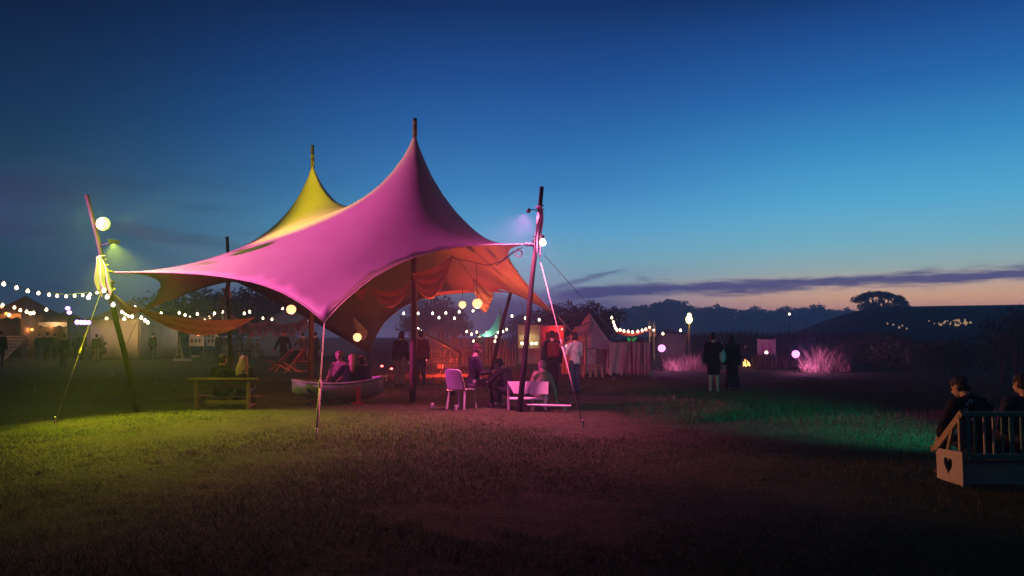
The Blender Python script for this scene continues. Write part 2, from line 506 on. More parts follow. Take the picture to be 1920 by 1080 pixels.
tent = thing('stretch_tent', 'large two-peaked stretch tent of pale cloth, lit pink and yellow by floodlights', 'tent', (-3.5, 20.5, 0))
def canopy_obj():
    me = bpy.data.meshes.new('canopy')
    off = np.array(tent.location)
    me.from_pydata([tuple(p-off) for p in CAN], [], CANF)
    me.polygons.foreach_set('use_smooth', [True]*len(CANF))
    me.materials.append(M_canopy)
    bm = bmesh.new(); bm.from_mesh(me); bmesh.ops.recalc_face_normals(bm, faces=bm.faces)
    if sum(f.normal.z for f in bm.faces) < 0: bmesh.ops.reverse_faces(bm, faces=bm.faces)
    bm.to_mesh(me); bm.free()
    o = bpy.data.objects.new('canopy', me); col.objects.link(o); o.parent = tent
    s = o.modifiers.new('thick', 'SOLIDIFY'); s.thickness = 0.008; s.offset = -1
    return o
canopy = canopy_obj()
# hem rope round the edge
hem = MB(); hem.tube([Vector(CAN[i]) for i in CANB]+[Vector(CAN[CANB[0]])], 0.012, 6)
hem.build('hem', M_canopy, tent, True)
def ground_at(px, py):
    d = 1.65*F/(py-628.0)
    return Vector(((px-960)/F*d, d, 0.0))
# centre poles and the loops that hold the peaks
for i, (bx, by, topy) in enumerate(((775, 752, 222), (584, 730, 272))):
    b = ground_at(bx, by); P = PEAKS[i]
    top = at((778, 586)[i], topy, P.y)
    b.y = P.y; b.x = (bx-960)/F*P.y
    p = MB(); p.tube([b-Vector((0, 0, .1)), b.lerp(top, .3)+Vector((.02, 0, 0)), b.lerp(top, .65)-Vector((.015, 0, 0)), top], [0.085, 0.078, 0.065, 0.05], 12)
    p.build('centre_pole', M_wood, tent, True)
    q = MB()
    for k in range(6):
        an = math.pi/3*k+.3
        q.tube([P+Vector((.05*math.cos(an), .05*math.sin(an), -.06)), P+Vector((.052*math.cos(an), .052*math.sin(an), .06)), P+Vector((.045*math.cos(an), .045*math.sin(an), .2))], .009, 5)
    q.tube([P+Vector((.055*math.cos(a*.5), .055*math.sin(a*.5), .2+.004*a)) for a in range(0, 26)], .012, 5)
    q.build('peak_lashing', M_rope, tent, True)

# ------------------------------------------------------------------ leaning edge poles
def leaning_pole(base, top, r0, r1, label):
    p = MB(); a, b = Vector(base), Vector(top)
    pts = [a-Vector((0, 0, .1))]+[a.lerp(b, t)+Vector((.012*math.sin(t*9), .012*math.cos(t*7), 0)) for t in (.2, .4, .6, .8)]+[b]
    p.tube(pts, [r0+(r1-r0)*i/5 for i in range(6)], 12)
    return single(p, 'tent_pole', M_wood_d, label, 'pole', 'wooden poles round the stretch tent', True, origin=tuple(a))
LP0, LP1 = Vector((-8.06, 16.5, 0)), at(163, 366, 16.8)
RP0, RP1 = Vector((.15, 16.5, 0)), at(1016, 350, 16.55)
BP0, BP1 = Vector(((915-960)/F*26.1, 26.1, 0)), at(968, 506, 26.1)
LB0, LB1 = Vector(((437-960)/F*27.1, 27.1, 0)), at(426, 444, 27.1)
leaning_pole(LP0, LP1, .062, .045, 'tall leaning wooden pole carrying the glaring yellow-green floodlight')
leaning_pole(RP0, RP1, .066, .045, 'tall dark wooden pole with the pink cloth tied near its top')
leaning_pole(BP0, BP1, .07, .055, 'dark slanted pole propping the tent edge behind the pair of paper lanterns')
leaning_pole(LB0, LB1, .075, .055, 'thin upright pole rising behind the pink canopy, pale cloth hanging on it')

# guy ropes of the tent, each with its tensioner and peg
def guy(a, b, r=0.011, tens=0.62, low=True):
    a, b = Vector(a), Vector(b)
    g = MB(); g.tube([a, b], r, 6)
    o = g.build('guy_rope', M_rope, tent, True)
    t = MB(); c = a.lerp(b, tens); d = (b-a).normalized()
    t.tube([c-d*.10, c-d*.05, c+d*.05, c+d*.10], [r*1.2, r*2.6, r*2.6, r*1.2], 6)
    if low: t.tube([c, b.lerp(a, .04)], r*1.7, 6)
    t.build('tensioner', M_rope, o, True)
    k = MB(); k.tube([b+Vector((0, 0, .09))+d*-.02, b+Vector((0, 0, -.1))], .016, 6); k.ball(b+Vector((0, 0, .1)), .028, 8, 6)
    k.build('peg', M_steel, o, True)
guy(CORN['FL'], Vector((-3.2, 12.55, 0)), .013, .58)
guy(at(1012, 486, 16.5), ground_at(1092, 798), .008, .55)
guy(at(1020, 478, 16.5), ground_at(1262, 748), .006, .8, False)
guy(at(190, 545, 16.55), ground_at(110, 792), .009, .5, False)
guy(at(197, 560, 16.55), ground_at(70, 735), .005, .5, False)
guy(CORN['LL'], ground_at(214, 706), .008, .5, False)
guy(CORN['BL'], CORN['BL']+Vector((.15, 1.1, -CORN['BL'].z)), .01, .5, False)
guy(CORN['RL'], ground_at(1150, 712), .009, .5, False)
guy(at(968, 520, 26.1), Vector((.9, 28.6, 0)), .008, .5, False)
guy(at(426, 460, 27.1), Vector((-11.2, 29.5, 0)), .008, .5, False)
# lashings from the canopy corners to their poles
q = MB()
def on(a, b, z): return Vector(a).lerp(Vector(b), (z-a[2])/(b[2]-a[2]))
lk = on(LP0, LP1, 3.06); q.tube([lk, CORN['LH']], .03, 6); q.tube([lk, CORN['LH']+Vector((0, 0, -.03)), Vector(CAN[CANB[2]])+Vector((0, 0, -.05))], .012, 6)
q.tube([lk+Vector((.07*math.cos(a*.8), .07*math.sin(a*.8), .012*a-.06)) for a in range(0, 20)], .014, 5)
q.build('corner_lashing', M_rope, tent, True)
q = MB()
rk = on(RP0, RP1, 3.62)
q.tube([rk, CORN['RH']], .035, 6)
q.tube([rk+Vector((.075*math.cos(a*.8), .075*math.sin(a*.8), .014*a-.08)) for a in range(0, 20)], .016, 5)
for s in range(3): q.ball(CORN['RH'].lerp(rk, .2+.3*s), .045, 8, 6)
q.build('corner_lashing', M_black, tent, True)
q = MB(); bk = on(BP0, BP1, CORN['BH'].z); q.tube([bk, CORN['BH']], .02, 6); q.build('corner_lashing', M_rope, tent, True)
q = MB(); bk = on(LB0, LB1, CORN['BLH'].z); q.tube([bk, CORN['BLH']], .02, 6); q.build('corner_lashing', M_rope, tent, True)
# ------------------------------------------------------------------ floodlights of the tent, some of them added
M_lens_y = mat('lens_yellow', (0.8, 0.9, 0.3), emit=(0.66, 1.0, 0.16), strength=2.3, sample=False)
M_lens_p = mat('lens_pink', (0.9, 0.4, 0.8), emit=(1.0, 0.34, 0.95), strength=2.0, sample=False)
def side_flag(parent, pos, az, dist, width, height):
    """upright plate added by a lamp, shading everything on the side of the azimuth az (degrees, from +Y towards +X) with smaller azimuth"""
    pos = Vector(pos); d = Vector((math.sin(R(az)), math.cos(R(az)), 0)); s = Vector((-d.y, d.x, 0)); e = pos+d*dist
    MB().plate([e+Vector((0, 0, -height/2)), e+s*width-d*.2*width+Vector((0, 0, -height/2)), e+s*width-d*.2*width+Vector((0, 0, height/2)), e+Vector((0, 0, height/2))], .006).build('beam_blocker', M_black, parent)  # added blocker that cuts one side of the beam
def flag(parent, pos, tgt, el, above, dist, width, height):
    """black plate added in front of a lamp: shades everything above (or below) the elevation el"""
    pos, tgt = Vector(pos), Vector(tgt); d = Vector((tgt.x-pos.x, tgt.y-pos.y, 0)).normalized(); s = Vector((-d.y, d.x, 0))
    e = pos+d*dist+Vector((0, 0, dist*math.tan(R(el)))); k = height if above else -height
    lean = d*(.25*height)*(-1 if above else -1)
    MB().plate([e-s*width/2, e+s*width/2, e+s*width/2+Vector((0, 0, k))+lean, e-s*width/2+Vector((0, 0, k))+lean], .006).build('beam_blocker', M_black, parent)
YPOS = at(193, 420, 16.45)
fl = thing('floodlight', 'round floodlight glaring yellow-green on the tall leaning pole', 'floodlight', tuple(YPOS))
h = MB(); h.ball(YPOS+Vector((0, .05, 0)), (.15, .10, .15), 16, 10); h.beam(YPOS+Vector((-.05, .1, 0)), on(LP0, LP1, YPOS.z), .05, .05)
h.build('housing', M_black, fl, True)
h = MB(); h.ball(YPOS+Vector((.02, -.03, 0)), (.145, .10, .145), 18, 12); h.build('lens', M_lens_y, fl, True)
lamp('yellow_spill', 'POINT', YPOS+Vector((.1, -.5, .0)), YSP_W, (0.80, 1.0, 0.06), fl, radius=.12)
lamp('yellow_wash', 'SPOT', YPOS+Vector((.2, .12, .1)), YEL2_W, (1.0, 0.90, 0.0), fl, YEL2_T, YEL2_S, .8, .12)
GPOS = on(LP0, LP1, 3.66)+Vector((.46, -.30, 0))
fl = thing('added_hooded_lamp', 'small added fill lamp with a hood on the leaning pole, just above the sheer cloth', 'lamp', tuple(GPOS))  # added lamp and housing, put here to light the ground yellow
h = MB(); h.ball(GPOS+Vector((-.05, .05, .02)), (.06, .06, .06), 12, 8); h.beam(GPOS+Vector((-.04, .04, .0)), on(LP0, LP1, 3.62), .02, .02); h.build('housing', M_black, fl, True)
lamp('yellow_ground_fill', 'SPOT', GPOS+Vector((.02, -.02, 0)), YEL_W, (1.0, 0.97, 0.02), fl, YEL_T, YEL_S, .7, .015)
lamp('yellow_low_fill', 'SPOT', GPOS+Vector((.0, .1, -.92)), YLOW_W, (0.85, 1.0, 0.02), fl, YLOW_T, YLOW_S, .8, .03)  # added low beam for the grass behind the bench
h = MB(); h.ball(GPOS+Vector((-.03, .12, -.86)), (.05, .05, .05), 10, 8); h.build('housing', M_black, fl, True)
flag(fl, GPOS+Vector((.02, -.02, 0)), YEL_T, -22, True, .09, .24, .09)  # added plate keeping the yellow off the canopy
PPOS = PINK_POS
fl = thing('added_pink_floodlight', 'added pink floodlight out of frame, washing the front of the canopy', 'floodlight', tuple(PPOS))  # added out of frame for the pink light on the canopy
h = MB(); h.ball(PPOS+Vector((-.06, -.06, 0)), (.13, .13, .13), 14, 10); h.tube([PPOS+Vector((-.06, -.06, -.1)), Vector((PPOS.x-.06, PPOS.y-.06, 0))], .03, 8); h.build('housing', M_black, fl, True)
h = MB(); h.ball(PPOS, (.1, .1, .1), 14, 10); h.build('lens', M_lens_p, fl, True)
PL = PPOS+(PINK_T-PPOS).normalized()*.13
lamp('added_pink_flood', 'SPOT', PL, PINK_W, (1.0, 0.06, 0.70), fl, PINK_T, PINK_S, .6, .06)
flag(fl, PL, PINK_T, -22.2, False, .5, 1.4, .6); flag(fl, PL, PINK_T, PINK_TOP, True, .3, 1.4, .6); side_flag(fl, PL, PINK_SIDE, .45, .9, 1.0)  # unseen plates added to shape the pink beam
QPOS = on(RP0, RP1, 4.33)+Vector((-.24, -.20, 0))
fl = thing('added_clip_lamp', 'small added pink lamp clipped behind the cloth on the dark pole', 'lamp', tuple(QPOS))  # added lamp for pink light on the grass and nearby canvas
h = MB(); h.tube([QPOS+Vector((.24, .18, .05)), QPOS+Vector((0, .05, .05))], .012, 6); h.tube([QPOS+Vector((.01, .06, .06)), QPOS+Vector((0, .0, 0))], [.025, .05], 10); h.build('housing', M_black, fl, True)
lamp('pink_wash', 'SPOT', QPOS+Vector((-.03, -.03, -.05)), PW_W, (1.0, 0.15, 0.42), fl, PW_T, PW_S, .9, .06)
lamp('pink_far_fill', 'SPOT', QPOS+Vector((.05, -.03, -.03)), PF_W, (1.0, 0.16, 0.42), fl, PF_T, PF_S, .9, .06)  # added beam brightening the bell tent and windbreak
lamp('pink_wing_fill', 'POINT', QPOS+Vector((-.35, -.1, .1)), CLIP_W, (1.0, 0.12, 0.5), fl, radius=.08)  # added point brightening the right wing of the canopy
lamp('amber_fill', 'SPOT', YPOS+Vector((.25, -.25, .0)), AMB_W, (1.0, 0.30, 0.13), bpy.data.objects['floodlight'], AMB_T, AMB_S, .8, .12)  # added amber fill for the settle, not the floodlight's own light
# ------------------------------------------------------------------ cloth, lights and plants: builders
M_voile = mat('voile', (0.80, 0.50, 0.40), (0.68, 0.40, 0.31), rough=0.8, scale=5, trans=0.25)
M_pale = mat('pale_cloth', (0.62, 0.56, 0.52), (0.5, 0.44, 0.4), rough=0.8, scale=5, trans=0.25)
def swag(name, A, B, top, bot, label, cat, group=None, m=None, folds=5, depth=.05, skew=0.0, nu=36, nv=12, width=0.0):
    A, B = Vector(A), Vector(B); ax = (B-A).to_2d(); nrm = Vector((-ax.y, ax.x, 0)).normalized()
    def fn(u, v):
        uu = u+skew*math.sin(math.pi*u)*v
        s = 4*u*(1-u)
        p = A.lerp(B, uu)-Vector((0, 0, (top+(bot-top)*v)*s))
        return p+nrm*(depth*math.sin(v*math.pi*folds+1.3*math.sin(u*5))*s + width*(v-.5)*s)
    mb = MB().sheet(fn, nu, nv, .005)
    return single(mb, name, m or M_voile, label, cat, group, True)
def pole_cloth(a, b, w0, w1, side, label, m):
    """a cloth tied round a pole at a, hanging in folds to b"""
    a, b = Vector(a), Vector(b)
    def fn(u, v):
        t = u; k = (v-.5)*2
        wd = w0+(w1-w0)*math.sin(min(1, t*1.15)*math.pi*.55)
        p = a.lerp(b, t)
        hem = .10*math.sin(v*11)*t**4
        return p+Vector((side*.03+k*wd+.02*math.sin(t*7), -.09-.05*math.cos(k*7+t*2.0)*min(1, .3+t), -hem))
    mb = MB().sheet(fn, 26, 30, .004)
    mb.tube([a+Vector((.085*math.cos(x*.7), .085*math.sin(x*.7), .01*x-.05)) for x in range(10)], .016, 5)
    return single(mb, 'hanging_cloth', m, label, 'cloth', None, True)

M_bulb = mat('bulb_glow', (1, .8, .5), emit=(1.0, 0.74, 0.42), strength=7.0, sample=False)
M_bulbw = mat('bulb_white', (1, .9, .8), emit=(1.0, 0.86, 0.68), strength=7.0, sample=False)
M_cord = mat('cord', (0.02, 0.02, 0.02), rough=.7)
BULB_MESH = {}
def bulb_mesh(r, m):
    k = (round(r, 3), m.name)
    if k not in BULB_MESH:
        b = MB(); b.lathe((0, 0, 0), [(r*.2, -r), (r*.75, -r*.75), (r, 0), (r*.8, r*.65), (r*.4, r*1.1), (r*.35, r*1.5)], 10)
        BULB_MESH[k] = b.mesh('bulb', m, True)
    return BULB_MESH[k]
def light_string(pts, label, r=.045, m=None, cord_r=.006, group='strings of festival bulbs', sag=.0, ends=(), glow=0):
    pts = [Vector(p) for p in pts]
    t = thing('light_string', label, 'string lights', tuple(pts[0]), group)
    c = MB(); line = [Vector(e) for e in ends[:1]]+[p+Vector((0, 0, r*1.5)) for p in pts]+[Vector(e) for e in ends[1:]]
    dense = []
    for a, b in zip(line, line[1:]): dense += catenary(a, b, sag, 4)[:-1]
    dense.append(line[-1]); c.tube(dense, cord_r, 5); c.build('cord', M_cord, t)
    if r > .06: r *= .8
    me = bulb_mesh(r, m or M_bulb)
    if glow: lamp('string_glow', 'POINT', pts[len(pts)//2]+Vector((0, -.6, -.3)), glow, (1, .7, .4), t, radius=.3)
    for p in pts:
        o = bpy.data.objects.new('bulb', me); col.objects.link(o); o.parent = t; o.location = p-pts[0]
    return t
M_lantern = mat('lantern_paper', (1, .8, .55), emit=(1.0, 0.54, 0.24), strength=1.8, sample=True)
def lantern(px, py, d, r, top, label, strength_mat=None):
    c = at(px, py, d); t = thing('paper_lantern', label, 'lantern', tuple(c), 'round paper lanterns under the tent')
    b = MB(); prof = []
    for i in range(25):
        th = math.pi*(.08+.84*i/24); k = 1+.012*math.cos(i*math.pi)
        prof.append((r*math.sin(th)*k, -r*.95*math.cos(th)))
    b.lathe(c, prof, 20); b.build('shade', strength_mat or M_lantern, t, True)
    b = MB(); b.lathe(c, [(r*.28, r*.86), (r*.28, r*.98)], 12); b.build('rim', M_cord, t)
    b = MB(); b.tube([c+Vector((0, 0, r*.95)), Vector(top)], .007, 5); b.build('cord', M_cord, t)
    lamp('lantern_light', 'POINT', c+Vector((0, -.02, -r*1.25)), LANT_W*(r/.13)**2, (1, .24, .07), t, radius=r*.6)
    return t

def quads_obj(name, C, size, rs, m, parent=None, aspect=.62, upright=0.0, smooth=False):
    """many small leaf faces at points C"""
    C = np.asarray(C, float); n = len(C)
    a = rs.normal(size=(n, 3)); a[:, 2] = a[:, 2]*(1-upright)+upright*2.2
    a /= np.linalg.norm(a, axis=1)[:, None]
    b = rs.normal(size=(n, 3)); b -= (b*a).sum(1)[:, None]*a; b /= np.linalg.norm(b, axis=1)[:, None]
    s = (size*(0.6+0.8*rs.random(n)))[:, None]
    L, W = a*s, b*s*aspect
    P = np.stack([C-L, C+W*.5-L*.1, C+L, C-W*.5-L*.1], 1).reshape(-1, 3)
    off = np.array(parent_world(parent) if parent else (0, 0, 0))
    me = bpy.data.meshes.new(name); me.vertices.add(4*n); me.vertices.foreach_set('co', (P-off).astype(np.float32).ravel())
    me.loops.add(4*n); me.loops.foreach_set('vertex_index', np.arange(4*n, dtype=np.int32))
    me.polygons.add(n); me.polygons.foreach_set('loop_start', np.arange(0, 4*n, 4, dtype=np.int32)); me.polygons.foreach_set('loop_total', np.full(n, 4, np.int32))
    me.materials.append(m); me.update(calc_edges=True)
    o = bpy.data.objects.new(name, me); col.objects.link(o)
    if parent: o.parent = parent
    return o
M_leaf = mat('leaf_dark', (0.045, 0.065, 0.025), (0.03, 0.045, 0.02), rough=.7, scale=.6)
M_leaf2 = mat('leaf_olive', (0.07, 0.08, 0.03), (0.045, 0.055, 0.022), rough=.7, scale=.6)
M_bark = mat('bark', (0.09, 0.065, 0.045), (0.05, 0.035, 0.025), rough=.9, scale=4, bump=.4)
def crown_points(blobs, n, rs, shell=.55):
    vol = np.array([r[0]*r[1]*r[2] for _, r in blobs])**.75; k = rs.choice(len(blobs), n, p=vol/vol.sum())
    v = rs.normal(size=(n, 3)); v /= np.linalg.norm(v, axis=1)[:, None]
    rad = shell+(1-shell)*rs.random(n)**.6; rad *= 1+.12*rs.normal(size=n)
    c = np.array([tuple(b[0]) for b in blobs])[k]; r = np.array([b[1] for b in blobs])[k]
    return c+v*rad[:, None]*r
def tree(name, base, H, W, label, group=None, seed=1, low=.18, n=1800, leaf=.16, m=None, flat=1.0, cat='tree', blobs_n=11, trunk_r=None):
    rs = np.random.RandomState(seed); base = Vector(base)
    t = thing(name, label, cat, tuple(base), group)
    tb = MB(); r0 = trunk_r or H*.03
    top = base+Vector((rs.normal()*.03*H, rs.normal()*.03*H, H*.62))
    tb.tube([base-Vector((0, 0, .2)), base.lerp(top, .5)+Vector((rs.normal()*.015*H, 0, 0)), top], [r0, r0*.7, r0*.3], 8)
    blobs = []
    for i in range(blobs_n):
        an = 2*math.pi*i/blobs_n*1.618*2; rr = W*.5*(.25+.5*rs.random())*(.0 if i == 0 else 1)
        z = H*(low+(1-low)*(.25+.55*rs.random())); 
        s = (.20+.13*rs.random())
        zmax = H*(1-.25*(rr/(W*.5))**2)
        rz = H*(1-low)*s*.8*flat
        c = base+Vector((rr*math.cos(an), rr*math.sin(an), min(z, zmax-rz)))
        blobs.append((c, (W*s, W*s, rz)))
        a = base.lerp(top, .35+.5*rs.random()); tb.tube([a, a.lerp(c, .5)+Vector((0, 0, -.03*H)), c], [r0*.4, r0*.28, r0*.1], 6)
    blobs.append((base+Vector((0, 0, H*.86)), (W*.2, W*.2, H*.14))); blobs.append((base+Vector((0, 0, H*(low+.28))), (W*.42, W*.36, H*.26)))
    tb.build('trunk', M_bark, t, True)
    quads_obj('crown', crown_points(blobs, int(n*1.7), rs, .3), leaf*1.25, rs, m or M_leaf, t)
    return t
def shrub(base, H, W, D, label, seed, n=1400, leaf=.07, m=None, name='shrub', group=None, cat='shrub'):
    rs = np.random.RandomState(seed); base = Vector(base)
    t = thing(name, label, cat, tuple(base), group)
    st = MB(); blobs = []
    for i in range(7):
        x, y = (rs.random()-.5)*W*.7, (rs.random()-.5)*D*.6
        h = H*(.5+.38*rs.random())
        c = base+Vector((x, y, h*.6)); blobs.append((c, (W*.24, D*.26, h*.5)))
        st.tube([base+Vector((x*.3, y*.3, -.1)), c, c+Vector((x*.2, 0, h*.45+.1*H*rs.random()))], [.03, .02, .006], 5)
    st.build('stem', M_bark, t); quads_obj('foliage', crown_points(blobs, n, rs, .35), leaf, rs, m or M_leaf, t, upright=.3)
    return t
def blades(name, X, Y, Z, Hh, Wd, rs, m, lean=.35, label=None, kind='stuff', parent=None, seg=1):
    """grass or reed blades as one mesh: each blade a bent strip"""
    n = len(X); an = rs.random(n)*2*math.pi; ln = lean*(.3+rs.random(n)); la = rs.random(n)*2*math.pi
    w = np.stack([np.cos(an), np.sin(an), np.zeros(n)], 1)*(Wd/2)[:, None]
    b = np.stack([X, Y, Z], 1); d = np.stack([np.cos(la)*ln, np.sin(la)*ln, np.ones(n)], 1)
    mid = b+d*np.array([.45, .45, .55])*Hh[:, None]; tip = b+d*np.array([1, 1, .93])*Hh[:, None]
    P = np.stack([b-w, b+w, mid+w*.75, mid-w*.75, tip], 1).reshape(-1, 3)
    base = np.arange(n)*5
    loops = np.stack([base, base+1, base+2, base+3, base+3, base+2, base+4], 1).astype(np.int32).ravel()
    me = bpy.data.meshes.new(name); me.vertices.add(5*n); me.vertices.foreach_set('co', P.astype(np.float32).ravel())
    me.loops.add(7*n); me.loops.foreach_set('vertex_index', loops)
    me.polygons.add(2*n); st = np.stack([np.arange(n)*7, np.arange(n)*7+4], 1).ravel().astype(np.int32); me.polygons.foreach_set('loop_start', st)
    me.polygons.foreach_set('loop_total', np.tile(np.array([4, 3], np.int32), n))
    me.materials.append(m); me.update(calc_edges=True)
    o = bpy.data.objects.new(name, me); col.objects.link(o)
    if parent: o.parent = parent
    return tag(o, label, None, None, kind)

# ------------------------------------------------------------------ people
M_skin = mat('skin', (0.55, 0.36, 0.27), (0.48, 0.30, 0.22), rough=.55, scale=6)
M_eye = mat('eye', (0.05, 0.04, 0.04), rough=.2)
def cloth_mat(name, c): return mat('cloth_'+name, c, tuple(v*.7 for v in c), rough=.85, scale=9, bump=.25, bscale=40, spec=.15)
M_dark = cloth_mat('black', (.018, .018, .022)); M_navy = cloth_mat('navy', (.03, .04, .09)); M_jean = cloth_mat('denim', (.05, .075, .14))
M_grey = cloth_mat('grey', (.16, .15, .15)); M_white = cloth_mat('white', (.6, .56, .55)); M_maroon = cloth_mat('maroon', (.16, .03, .035))
M_tan = cloth_mat('tan', (.30, .23, .16)); M_brown = cloth_mat('brown', (.09, .06, .04))
M_hairb = mat('hair_blond', (.46, .33, .17), (.34, .22, .10), rough=.55, scale=14, stretch=(6, 6, .6), bump=.5, bscale=30)
M_haird = mat('hair_dark', (.025, .017, .012), (.015, .01, .008), rough=.5, scale=14, stretch=(6, 6, .6), bump=.5, bscale=30)
M_hairm = mat('hair_brown', (.12, .07, .04), (.08, .045, .025), rough=.5, scale=14, stretch=(6, 6, .6), bump=.5, bscale=30)

def fuse(mb, voxel, smooth=4):
    """melt overlapping closed shapes into one continuous skin; returns verts, faces"""
    me = bpy.data.meshes.new('raw'); me.from_pydata(mb.v, [], mb.f)
    o = bpy.data.objects.new('raw', me); col.objects.link(o)
    r = o.modifiers.new('r', 'REMESH'); r.mode = 'VOXEL'; r.voxel_size = voxel
    s = o.modifiers.new('s', 'SMOOTH'); s.factor = .5; s.iterations = smooth
    dg = bpy.context.evaluated_depsgraph_get()
    ev = o.evaluated_get(dg); m2 = ev.to_mesh()
    out = MB(); out.v = [tuple(v.co) for v in m2.vertices]; out.f = [tuple(p.vertices) for p in m2.polygons]; out.mi = [0]*len(out.f)
    ev.to_mesh_clear(); bpy.data.objects.remove(o); bpy.data.meshes.remove(me)
    return out

def limb(mb, pts, rad, n=10):
    mb.tube(pts, rad, n)
    for p, r in zip(pts, rad): mb.ball(p, r*.98, 10, 6)

def person(loc, yaw, label, H=1.72, pose='stand', seat=.42, lean=0.0, side=0.0, turn=0.0, nod=0.0, top=None, bottom=None, hair=None, style='short',
           arms=None, legs=None, voxel=.016, skirt=False, shorts=False, sleeves=True, hood=False, cap=None, group=None, shoes=None, extra=None, hs=1.0, cuff=.93):
    """faces +Y before yaw. Lengths follow the standing height H."""
    loc = Vector(loc); Rz = Matrix.Rotation(R(yaw), 3, 'Z')
    t = thing('person', label, 'person', tuple(loc), group)
    V = lambda x, y, z: Vector((x*H, y*H, z*H)); sd = loc.x*3.7+loc.y
    if pose == 'sit': pelvis = Vector((0, 0, seat+.085*H))
    else: pelvis = V(0, 0, .53)
    UB = Matrix.Rotation(-R(lean), 3, 'X') @ Matrix.Rotation(R(side), 3, 'Y')
    def up(x, y, z): return pelvis+UB @ V(x, y, z)   # relative to pelvis, upper body
    spine = [up(0, 0, 0), up(0, .008, .09), up(0, .0, .19), up(0, -.008, .27)]
    neck0, neck1 = up(0, -.012, .295), up(0, .002, .345)
    HR = UB @ Matrix.Rotation(R(turn), 3, 'Z') @ Matrix.Rotation(-R(nod), 3, 'X')
    hc = up(0, .012, .345)+HR @ V(0, .006, .062*hs)
    def hd(x, y, z): return hc+HR @ V(x*hs, y*hs, z*hs)
    sh = {s: up(s*.108, -.008, .272) for s in (-1, 1)}
    hip = {s: pelvis+V(s*.052, 0, -.015) for s in (-1, 1)}
    arms = arms or {}; legs = legs or {}
    J = {}
    for s in (-1, 1):
        if s in arms: el, wr = arms[s]; J['e', s] = sh[s]+V(*el); J['w', s] = sh[s]+V(*wr)
        elif pose == 'sit': J['e', s] = sh[s]+V(s*.035, .04, -.165); J['w', s] = sh[s]+V(s*-.01, .16, -.215)
        else: J['e', s] = sh[s]+V(s*.03, -.015, -.175); J['w', s] = sh[s]+V(s*.04, .03, -.325)
        if s in legs: kn, an = legs[s]; J['k', s] = hip[s]+V(*kn); J['a', s] = Vector((hip[s]+V(*an)))
        elif pose == 'sit': J['k', s] = Vector((s*.085*H, .25*H, max(seat+.075*H, .27*H))); J['a', s] = Vector((s*.08*H, .255*H, .045*H))
        else: J['k', s] = V(s*.056, .012, .285); J['a', s] = V(s*.06, -.012, .045)
    F = lambda p: loc+Rz @ Vector(p)
    def shape(fn, name, m, sm=4, vx=None, extra_fn=None, **kw):
        mb = MB(); fn(mb); o = fuse(mb, vx or voxel, sm)
        if name in ('top', 'trousers', 'skirt', 'shorts'): o.v = [tuple(Vector(q)+mnoise.noise_vector((q[0]*11+sd, q[1]*11, q[2]*17))*.009+mnoise.noise_vector((q[0]*26, q[1]*26+sd, q[2]*30))*.004) for q in o.v]
        if name == 'hair': o.v = [tuple(Vector(q)+mnoise.noise_vector((q[0]*45+sd, q[1]*45, q[2]*9))*.010) for q in o.v]
        if extra_fn: extra_fn(o)
        o.v = [tuple(F(p)) for p in o.v]
        return o.build(name, m, t, True, **kw)
    # ---- body: one skin
    def body(mb):
        mb.ball(hd(0, -.006, .012), (.045*H*hs, .056*H*hs, .056*H*hs), 16, 12, M=HR)
        mb.ball(hd(0, .018, -.028), (.034*H*hs, .036*H*hs, .036*H*hs), 14, 10, M=HR)
        mb.ball(hd(0, .032, -.050), (.016*H*hs, .014*H*hs, .012*H*hs), 10, 8, M=HR)
        mb.tube([hd(0, .050, .012), hd(0, .064, -.016)], [.005*H*hs, .010*H*hs], 8)
        mb.ball(hd(0, .051, -.034), (.012*H*hs, .006*H*hs, .004*H*hs), 8, 6, M=HR)
        for s in (-1, 1): mb.ball(hd(s*.046, -.006, -.004), (.006*H*hs, .014*H*hs, .019*H*hs), 10, 8, M=HR)
        limb(mb, [neck0, neck1, hd(0, -.006, -.02)], [.036*H, .031*H, .03*H])
        rings = []
        for p, rx, ry in ((spine[0]+V(0, 0, -.03), .082, .062), (spine[0], .088, .066), (spine[1], .074, .055), (spine[2], .088, .06), (spine[3], .075, .05), (neck0, .04, .036)):
            rings.append([p+UB @ V(rx*math.cos(a*math.pi/8), ry*math.sin(a*math.pi/8), 0) for a in range(16)])
        mb.rings(rings)
        for s in (-1, 1):
            limb(mb, [sh[s], J['e', s], J['w', s]], [.032*H, .025*H, .017*H])
            mb.tube([spine[3], sh[s]], [.04*H, .034*H], 10)
            limb(mb, [hip[s], J['k', s], J['a', s]], [.052*H, .034*H, .022*H])
            dn = Vector((J['a', s].x+s*.012*H, J['a', s].y+.075*H, J['a', s].z-.028*H))
            limb(mb, [J['a', s]+Vector((0, -.015*H, -.022*H)), dn], [.022*H, .017*H])
            d = (J['w', s]-J['e', s]).normalized()
            mb.ball(J['w', s]+d*.028*H, (.014*H, .022*H, .03*H), 10, 8, M=d.to_track_quat('Z', 'Y').to_matrix())
    def finish(o):
        for s in (-1, 1):
            o_ = o
            e = hd(s*.018, .0455, .006); k = len(o_.f); o_.ball(e, .0065*H*hs, 8, 6, 1)
            d = (J['w', s]-J['e', s]).normalized(); q = d.to_track_quat('Z', 'Y').to_matrix(); wr = J['w', s]
            for i, (ly, lz) in enumerate(((-.016, .040), (-.0055, .046), (.005, .043), (.0145, .034))):
                a = wr+q @ V(0, ly, .048); b = a+q @ V(-.006*s, ly*.2, lz*.5); c = b+q @ V(-.016*s, 0, lz*.35)
                o_.tube([a, b, c], [.0055*H, .005*H, .0038*H], 6)
            a = wr+q @ V(-.004*s, -.018, .018); o_.tube([a, a+q @ V(-.010*s, -.012, .018), a+q @ V(-.018*s, -.010, .036)], [.0065*H, .006*H, .0045*H], 6)
